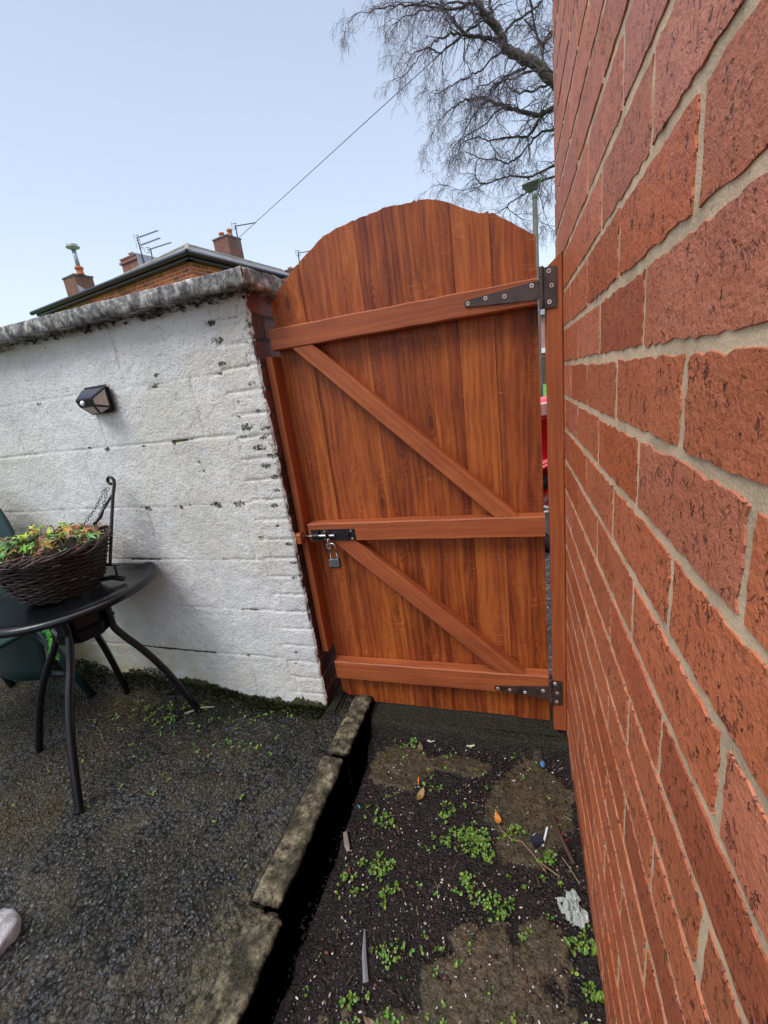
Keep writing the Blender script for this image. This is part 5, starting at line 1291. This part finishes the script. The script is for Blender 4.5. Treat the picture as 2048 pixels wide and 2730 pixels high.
# ---- street lamp
LPM = simple('weathered_lamp_steel', (.10, .10, .085), .55, .3, .5, 9, .35)
sl2 = empty('street_lamp', (.43, 8.45, .03), 'tall grey-green street lamp with a small flat head rising beyond the gate', 'street lamp')
mb = MB(); tube(mb, [(.436, 8.45, .0), (.436, 8.45, 1.0), (.436, 8.45, 1.04), (.432, 8.45, 3.96)], [.058, .058, .046, .040], 14); mb.build('pole', LPM, sl2, sm=True)
mb = MB(); tube(mb, [(.432, 8.45, 3.86), (.432, 8.45, 3.99)], .046, 14); mb.build('collar', GALV, sl2, sm=True)
mb = MB()
hd = [(-.20, -.10), (-.12, -.13), (.05, -.13), (.10, -.07), (.10, .07), (.05, .13), (-.12, .13), (-.20, .10)]
vs_ = [(.415+x*.85, 8.45+y*.85, 4.06) for x, y in hd]+[(.415+x*.5+.015, 8.45+y*.5, 3.97) for x, y in hd]; n = 8
mb.add(vs_, [tuple(range(n)), tuple(range(n, 2*n))[::-1]]+[(i, i+n, (i+1) % n+n, (i+1) % n) for i in range(n)]); hdo = mb.build('lamp_head', LPM, sl2)
mb = MB(); box(mb, (.395, 8.45, 4.078), (.28, .23, .030), rot=Matrix.Rotation(R(-7), 3, 'Y'), b=.008); mb.build('lamp_canopy', GALV, hdo)

# ================================================================== RED CAR
CARM = None
def m_car():
    t = NT('red_car_paint'); t.P(Base_Color=(.62, .010, .012), Roughness=.22, Metallic=.0); t.b.inputs['Coat Weight'].default_value = 1; t.b.inputs['Coat Roughness'].default_value = .05; return t.m
CARM = m_car(); TYRE = simple('tyre_rubber', (.014, .014, .015), .8, 0, .3, 30, .2); ALLOY = simple('alloy_wheel', (.50, .51, .53), .28, .9); CGL = simple('car_glass', (.02, .025, .03), .05, 0, .6, 3, .1, 0); CHRD = simple('car_black_trim', (.012, .012, .013), .5)
car = empty('parked_car', (1.6, 3.75, .0), 'red car parked on the road seen through the gap beside the hinge post', 'car')
WX1, WX2, WR, CY0 = .30, 2.80, .315, 2.93
def carprof():
    # (x, z) upper outline nose to tail and lower outline with arches
    up = [(-.52, .34), (-.56, .46), (-.54, .60), (-.44, .74), (-.30, .86), (.05, .955), (.45, 1.00), (.62, 1.03), (1.0, 1.26), (1.35, 1.43), (1.8, 1.48), (2.4, 1.46), (2.95, 1.34), (3.22, 1.08), (3.34, .98), (3.38, .70), (3.36, .45), (3.28, .32)]
    return up
def bodyhw(z): return .84-.0*z if z < .9 else .84-.38*(z-.9)
up = carprof(); mb = MB()
low = []
for cx in (WX2, WX1):
    for k in range(11):
        a = R(-15+k*21); low.append((cx+.375*math.cos(a), .30+.375*math.sin(a)))
low = [(x, max(z, .20)) for x, z in low]
lowo = [(3.28, .24)]+low+[(-.50, .24)]
out_ = up+lowo
YC = CY0+.84
def side(s_):
    return [Vector((x, YC+s_*bodyhw(z)*(1-.10*max(0, (-.2-x)/.36)**2-.06*max(0, (x-3.0)/.38)**2), z)) for x, z in out_]
L_, R2 = side(-1), side(1); n = len(out_)
bm = bmesh.new(); va = [bm.verts.new(p) for p in L_]; vb = [bm.verts.new(p) for p in R2]
f1 = bm.faces.new(va); f2_ = bm.faces.new(vb[::-1])
for i in range(n): bm.faces.new((va[i], va[(i+1) % n], vb[(i+1) % n], vb[i]))
bmesh.ops.triangulate(bm, faces=[f1, f2_]); bm.verts.index_update()
# shoulder crease: upper body leans in already; round the long edges
es = [e for e in bm.edges if len(e.link_faces) == 2 and e.calc_face_angle(0) > R(40) and max(v.co.z for v in e.verts) > .5]
bmesh.ops.bevel(bm, geom=es, offset=.035, segments=3, affect='EDGES'); bm.verts.index_update()
mb.add([v.co.copy() for v in bm.verts], [tuple(v.index for v in f.verts) for f in bm.faces]); bm.free()
body = mb.build('body', CARM, car, sm=True)
def carwin(name, q, mat=CGL):
    m_ = MB(); q = [Vector(p) for p in q]; m_.add(q, [tuple(range(len(q)))]); m_.build(name, mat, body)
for s_ in (-1, 1):
    yy = lambda z: YC+s_*(bodyhw(z)+.006)
    carwin('side_window', [(.85, yy(1.05), 1.05), (1.28, yy(1.36), 1.36), (1.80, yy(1.41), 1.41), (1.80, yy(1.05), 1.05)])
    carwin('side_window', [(1.86, yy(1.05), 1.05), (1.86, yy(1.41), 1.41), (2.45, yy(1.39), 1.39), (2.85, yy(1.25), 1.25), (2.98, yy(1.05), 1.05)])
    m_ = MB()
    tube(m_, [(.72, YC+s_*.852, .30), (.72, YC+s_*.85, .98)], .003, 4); m_.build('door_seam', CHRD, body); m_ = MB(); tube(m_, [(1.83, YC+s_*.852, .30), (1.83, YC+s_*.85, .98)], .003, 4)
    m_.build('door_seam', CHRD, body)
    m_ = MB(); box(m_, (1.66, YC+s_*.855, .88), (.16, .03, .03), b=.01); m_.build('door_handle', CARM, body)
    m_ = MB(); box(m_, (.92, YC+s_*.95, 1.04), (.12, .18, .12), b=.03); m_.build('wing_mirror', CARM, body)
    m_ = MB(); box(m_, (-.42, YC+s_*.62, .68), (.16, .30, .12), rot=Matrix.Rotation(R(-30), 3, 'Y'), b=.03); m_.build('headlight', simple('lamp_lens', (.55, .57, .6), .1), body)
    m_ = MB(); box(m_, (3.30, YC+s_*.66, .86), (.12, .22, .22), b=.03); m_.build('tail_light', simple('tail_lens', (.35, .01, .01), .15), body)
carwin('windscreen', [(.70, YC-.72, 1.07), (.70, YC+.72, 1.07), (1.22, YC+.62, 1.375), (1.22, YC-.62, 1.375)])
carwin('rear_window', [(3.03, YC-.62, 1.30), (3.03, YC+.62, 1.30), (3.26, YC+.70, 1.08), (3.26, YC-.70, 1.08)])
m_ = MB(); box(m_, (-.545, YC, .42), (.04, 1.1, .16), b=.02); m_.build('grille', CHRD, body)
for cx in (WX1, WX2):
    for s_ in (-1, 1):
        yc = YC+s_*.72; Mx = Matrix.Rotation(R(90), 4, 'X')
        m_ = MB(); lathe(m_, [(.215, -.10), (.285, -.10), (.308, -.085), (WR, -.05), (WR, .05), (.308, .085), (.285, .10), (.215, .10), (.21, 0), (.215, -.10)], (cx, yc, WR-.004), 48, M=Mx); wh = m_.build('wheel', TYRE, car, sm=True)
        m_ = MB(); lathe(m_, [(.200, -.085), (.218, -.098), (.220, -.09), (.205, -.07), (.205, .08), (.2, .085)], (cx, yc, WR-.004), 48, M=Mx)
        for k in range(5):
            a = R(72*k+30)
            for da in (-.16, .16):
                p0 = Vector((cx+.05*math.cos(a), yc+s_*.080, WR+.05*math.sin(a))); p1 = Vector((cx+.205*math.cos(a+da), yc+s_*.092, WR+.205*math.sin(a+da))); tube(m_, [p0, p1], [.016, .011], 6)
        tube(m_, [(cx, yc+s_*.06, WR), (cx, yc+s_*.095, WR)], [.06, .045], 16); m_.build('rim', ALLOY, wh, sm=False)
        m_ = MB(); tube(m_, [(cx, yc+s_*.01, WR), (cx, yc+s_*.03, WR)], .13, 24); m_.build('brake_disc', simple('brake_steel', (.10, .09, .085), .5, .5), wh)

# ================================================================== BARE TREE
LIMBS = [
 [(1.37,10.0,5.61,0.17),(1.11,9.95,5.84,0.161),(0.86,9.89,6.0,0.153),(0.67,9.84,6.2,0.144),(0.54,9.78,6.28,0.135),(0.33,9.73,6.4,0.127),(0.08,9.67,6.55,0.118),(0.03,9.62,6.68,0.11),(-0.06,9.56,6.83,0.101),(-0.23,9.51,7.01,0.092),(-0.35,9.45,7.18,0.084),(-0.41,9.4,7.37,0.075)],
 [(0.08,9.8,6.66,0.06),(-0.05,9.67,6.69,0.054),(-0.25,9.54,6.71,0.047),(-0.42,9.41,6.73,0.041),(-0.57,9.29,6.72,0.035),(-0.77,9.16,6.71,0.029),(-0.96,9.03,6.65,0.022),(-1.09,8.9,6.49,0.016)],
 [(-0.57,9.3,6.74,0.045),(-0.72,9.38,6.98,0.039),(-0.82,9.45,7.16,0.033),(-0.94,9.52,7.43,0.026),(-1.02,9.6,7.63,0.02)],
 [(-0.57,9.3,6.74,0.03),(-0.42,9.5,6.9,0.025),(-0.22,9.7,7.02,0.02),(-0.1,9.9,7.01,0.015)],
 [(-0.52,9.3,6.71,0.025),(-0.83,9.15,6.57,0.021),(-0.95,9.0,6.44,0.018),(-1.16,8.85,6.48,0.014),(-1.35,8.7,6.37,0.01)],
 [(-0.57,9.3,6.74,0.018),(-0.58,9.37,6.6,0.015),(-0.62,9.43,6.49,0.011),(-0.54,9.5,6.39,0.008)],
 [(1.17,10.0,5.67,0.075),(0.87,9.91,5.59,0.068),(0.6,9.82,5.55,0.061),(0.28,9.73,5.65,0.055),(0.04,9.64,5.74,0.048),(-0.17,9.56,5.82,0.041),(-0.38,9.47,5.88,0.034),(-0.56,9.38,5.87,0.028),(-0.75,9.29,5.83,0.021),(-0.91,9.2,5.72,0.014)],
 [(0.98,10.2,5.7,0.05),(0.75,10.12,5.69,0.045),(0.61,10.05,5.54,0.041),(0.44,9.98,5.34,0.036),(0.24,9.9,5.34,0.031),(-0.01,9.82,5.36,0.026),(-0.23,9.75,5.34,0.021),(-0.45,9.67,5.41,0.017),(-0.7,9.6,5.39,0.012)],
 [(0.5,9.9,5.62,0.03),(0.15,9.78,5.73,0.026),(-0.1,9.66,5.71,0.022),(-0.27,9.54,5.54,0.018),(-0.51,9.42,5.41,0.014),(-0.73,9.3,5.3,0.01)],
 [(1.04,10.3,5.44,0.035),(0.89,10.24,5.41,0.032),(0.67,10.18,5.43,0.029),(0.47,10.11,5.28,0.026),(0.29,10.05,5.11,0.023),(0.06,9.99,5.01,0.019),(-0.17,9.92,5.09,0.016),(-0.45,9.86,5.16,0.013),(-0.67,9.8,5.29,0.01)],
 [(1.1,10.4,4.91,0.04),(0.89,10.31,4.88,0.036),(0.57,10.22,4.79,0.033),(0.34,10.14,4.76,0.029),(0.08,10.05,4.81,0.025),(-0.16,9.96,4.77,0.021),(-0.42,9.87,4.74,0.018),(-0.55,9.79,4.88,0.014),(-0.5,9.7,5.06,0.01)],
 [(1.1,10.4,4.73,0.035),(0.89,10.32,4.7,0.031),(0.66,10.23,4.67,0.027),(0.39,10.15,4.52,0.023),(0.15,10.07,4.42,0.018),(-0.03,9.98,4.3,0.014),(-0.21,9.9,4.21,0.01)],
 [(1.08,10.6,7.19,0.03),(0.94,10.56,7.03,0.03),(0.72,10.52,6.87,0.03),(0.62,10.48,7.13,0.03),(0.57,10.44,7.35,0.03),(0.51,10.4,7.58,0.03)],
 [(0.71,10.0,6.32,0.03),(0.7,10.27,6.73,0.03),(0.83,10.53,6.98,0.03),(0.99,10.8,7.2,0.03)],
 [(1.09,10.2,6.1,0.035),(0.89,10.11,6.08,0.031),(0.57,10.03,6.01,0.028),(0.3,9.94,6.01,0.024),(0.16,9.86,6.04,0.021),(0.06,9.77,6.14,0.017),(-0.1,9.69,6.12,0.014),(-0.27,9.6,5.96,0.01)],
 [(-0.15,9.4,6.92,0.045),(-0.34,9.33,7.06,0.04),(-0.49,9.25,7.08,0.035),(-0.69,9.18,7.02,0.03),(-0.99,9.1,7.09,0.025),(-1.28,9.02,7.17,0.021),(-1.63,8.95,7.22,0.016),(-1.94,8.88,7.23,0.011),(-2.22,8.8,7.22,0.006)],
 [(-0.3,9.4,7.09,0.03),(-0.64,9.3,7.18,0.025),(-0.94,9.2,7.17,0.02),(-1.13,9.1,7.19,0.015),(-1.48,9.0,7.25,0.01)],
 [(-0.83,9.5,7.19,0.02),(-1.07,9.38,7.26,0.017),(-1.32,9.25,7.22,0.013),(-1.58,9.12,7.12,0.009),(-1.74,9.0,6.95,0.006)],
 [(0.08,9.9,6.63,0.028),(-0.08,9.8,6.57,0.025),(-0.12,9.7,6.5,0.022),(-0.36,9.6,6.35,0.019),(-0.52,9.5,6.25,0.017),(-0.71,9.4,6.18,0.014),(-0.92,9.3,6.09,0.011),(-1.11,9.2,6.02,0.008)],
 [(0.63,10.0,6.31,0.04),(0.39,9.91,6.31,0.036),(0.17,9.82,6.25,0.033),(0.01,9.74,6.19,0.029),(-0.13,9.65,6.04,0.025),(-0.25,9.56,5.89,0.021),(-0.44,9.48,5.72,0.018),(-0.62,9.39,5.5,0.014),(-0.71,9.3,5.32,0.01)],
 [(1.02,9.6,5.89,0.03),(0.87,9.53,5.92,0.026),(0.42,9.47,6.03,0.023),(0.16,9.4,5.97,0.019),(-0.1,9.33,5.96,0.015),(-0.36,9.27,5.96,0.012),(-0.49,9.2,5.83,0.008)],
 [(-0.06,9.6,6.85,0.04),(-0.13,9.67,7.14,0.037),(-0.15,9.73,7.31,0.033),(-0.15,9.8,7.48,0.03)],
 [(0.42,10.2,7.16,0.02),(0.58,10.25,6.99,0.02),(0.73,10.3,6.72,0.02)],
 [(0.03,9.8,6.78,0.035),(0.2,9.98,7.03,0.031),(0.45,10.15,7.19,0.028),(0.64,10.32,7.34,0.024),(0.76,10.5,7.54,0.02)],
 [(0.37,10.1,4.75,0.02),(0.5,10.07,4.6,0.016),(0.63,10.03,4.27,0.012),(0.68,10.0,4.04,0.008)],
 [(-0.26,9.7,5.32,0.014),(-0.16,9.73,5.14,0.011),(0.06,9.77,4.97,0.009),(0.11,9.8,4.85,0.006)],
 [(-1.09,8.9,6.49,0.014),(-1.28,8.87,6.42,0.011),(-1.42,8.83,6.3,0.009),(-1.53,8.8,6.21,0.006)],
 [(-0.91,9.2,5.72,0.012),(-1.05,9.15,5.6,0.009),(-1.14,9.1,5.51,0.005)],
 [(0.28,9.9,5.72,0.015),(0.54,10.05,5.86,0.013),(0.68,10.2,5.99,0.01)],
 [(-0.41,9.7,4.67,0.014),(-0.59,9.63,4.63,0.011),(-0.82,9.57,4.63,0.008),(-1.04,9.5,4.74,0.005)],
 [(-0.03,9.95,4.29,0.012),(0.14,10.0,4.16,0.01),(0.31,10.05,4.03,0.007),(0.6,10.1,3.95,0.005)]]
tree = empty('bare_tree', (2.3, 10.2, .0), 'large leafless tree with drooping fine twigs reaching in above the gate', 'tree')
rnd = random.Random(101)
def cr(pts, n):
    out = []
    for i in range(len(pts)-1):
        p0, p1, p2, p3 = pts[max(i-1, 0)], pts[i], pts[i+1], pts[min(i+2, len(pts)-1)]
        for k in range(n):
            t = k/n; out.append(.5*((2*p1)+(-p0+p2)*t+(2*p0-5*p1+4*p2-p3)*t*t+(-p0+3*p1-3*p2+p3)*t**3))
    out.append(pts[-1]); return out
mb = MB()
tr = [(2.3, 10.2, -.05, .34), (2.28, 10.2, .6, .27), (2.2, 10.15, 2.0, .24), (2.05, 10.1, 3.6, .22), (1.8, 10.05, 4.8, .20), (1.37, 10.0, 5.61, .17)]
tube(mb, cr([Vector(p[:3]) for p in tr], 4), list(np.interp(np.linspace(0, 5, 21), range(6), [p[3] for p in tr])), 12, (.10, .095, .075)); mb.build('trunk', BARK, tree, sm=True)
mb = MB(); br_ = MB(); tw = MB()
LC = (.080, .064, .074); TWC = (.15, .11, .13)
def grow(p, d, L, r, depth, droop):
    """one branch with children"""
    n = 7 if depth == 0 else 5; pts = [p]; dd = d.copy()
    for k in range(n):
        dd = (dd+Vector((rnd.gauss(0, .27), rnd.gauss(0, .27), rnd.gauss(0, .24)-droop*.85))).normalized(); pts.append(pts[-1]+dd*L/n)
    rad = [r*(1-.65*k/n) for k in range(n+1)]
    tube(br_ if depth < 2 else tw, pts, rad, 4 if depth < 2 else 3, LC if depth < 2 else TWC, cap=False)
    if depth >= 3 or (depth == 2 and L < .10): return
    nc = [6, 7, 6][depth]
    for c in range(nc):
        k = 1+int(rnd.random()*(n-.01)) if c < nc-1 else n; k = min(k, n); base = pts[k]; t = (pts[k]-pts[k-1]).normalized()
        nd = (t*.75+Vector((rnd.gauss(0, .6), rnd.gauss(0, .6), rnd.gauss(0, .45)-droop*.6))).normalized()
        grow(base, nd, L*rnd.uniform(.42, .66), max(rad[k]*.52, .0021), depth+1, droop*1.35+.03)
for li, L in enumerate(LIMBS):
    P = [Vector(q[:3]) for q in L]; rr = [q[3]*.64 for q in L]; n = 4; S = cr(P, n)
    for i in range(1, len(S)-1): S[i] = S[i]+Vector((rnd.gauss(0, .007), rnd.gauss(0, .02), rnd.gauss(0, .007)))
    rads = list(np.interp(np.linspace(0, len(P)-1, len(S)), range(len(P)), rr))
    mossy = li in (0,)
    tube(mb, S, rads, 8, (.075, .068, .048) if mossy else (.06, .052, .050))
    tot = sum((S[i+1]-S[i]).length for i in range(len(S)-1)); cnt = max(2, int(tot/.095)); 
    if li == 0: cnt = 16
    for c in range(cnt):
        k = 2+int(rnd.random()*(len(S)-2.01)); t = (S[k]-S[k-1]).normalized()
        x_ = S[k].x
        side_ = Vector((rnd.gauss(-.25, .6), rnd.gauss(0, .7), rnd.gauss(-.05, .6)))
        d = (t*.6+side_).normalized(); rem = 1-.55*k/len(S)
        grow(S[k], d, rnd.uniform(.30, .62)*(.55+.45*rem), min(rads[k]*.40, .010)+.002, 1 if rnd.random() < .62 else 2, .10)
    e = (S[-1]-S[-3]).normalized()
    for c in range(2): grow(S[-1], (e+Vector((rnd.gauss(0, .3), rnd.gauss(0, .3), -.15))).normalized(), .42, .005, 1, .12)
mb.build('limbs', BARK, tree, sm=True); br_.build('branches', BARK, tree); tw.build('twigs', BARK, tree)
# limbs on the far side of the trunk, for balance of the crown
mb = MB(); b2 = br_; br_ = MB(); tw = MB()
for k in range(9):
    a = rnd.uniform(-1.2, 1.6); z = rnd.uniform(3.6, 5.6); p = Vector((2.05, 10.1, z)); P = [p]; d = Vector((math.cos(a), math.sin(a), .55))
    for q in range(7): d = (d+Vector((rnd.gauss(0, .2), rnd.gauss(0, .2), rnd.gauss(0, .12)))).normalized(); P.append(P[-1]+d*.6)
    S = cr(P, 3); rads = list(np.linspace(.07, .012, len(S))); tube(mb, S, rads, 6, (.06, .052, .05))
    for c in range(10):
        q = 4+int(rnd.random()*(len(S)-4.01)); grow(S[q], (d+Vector((rnd.gauss(0, .7), rnd.gauss(0, .7), rnd.gauss(0, .5)))).normalized(), .8, .010, 1, .10)
mb.build('limbs', BARK, tree, sm=True); br_.build('branches', BARK, tree); tw.build('twigs', BARK, tree)
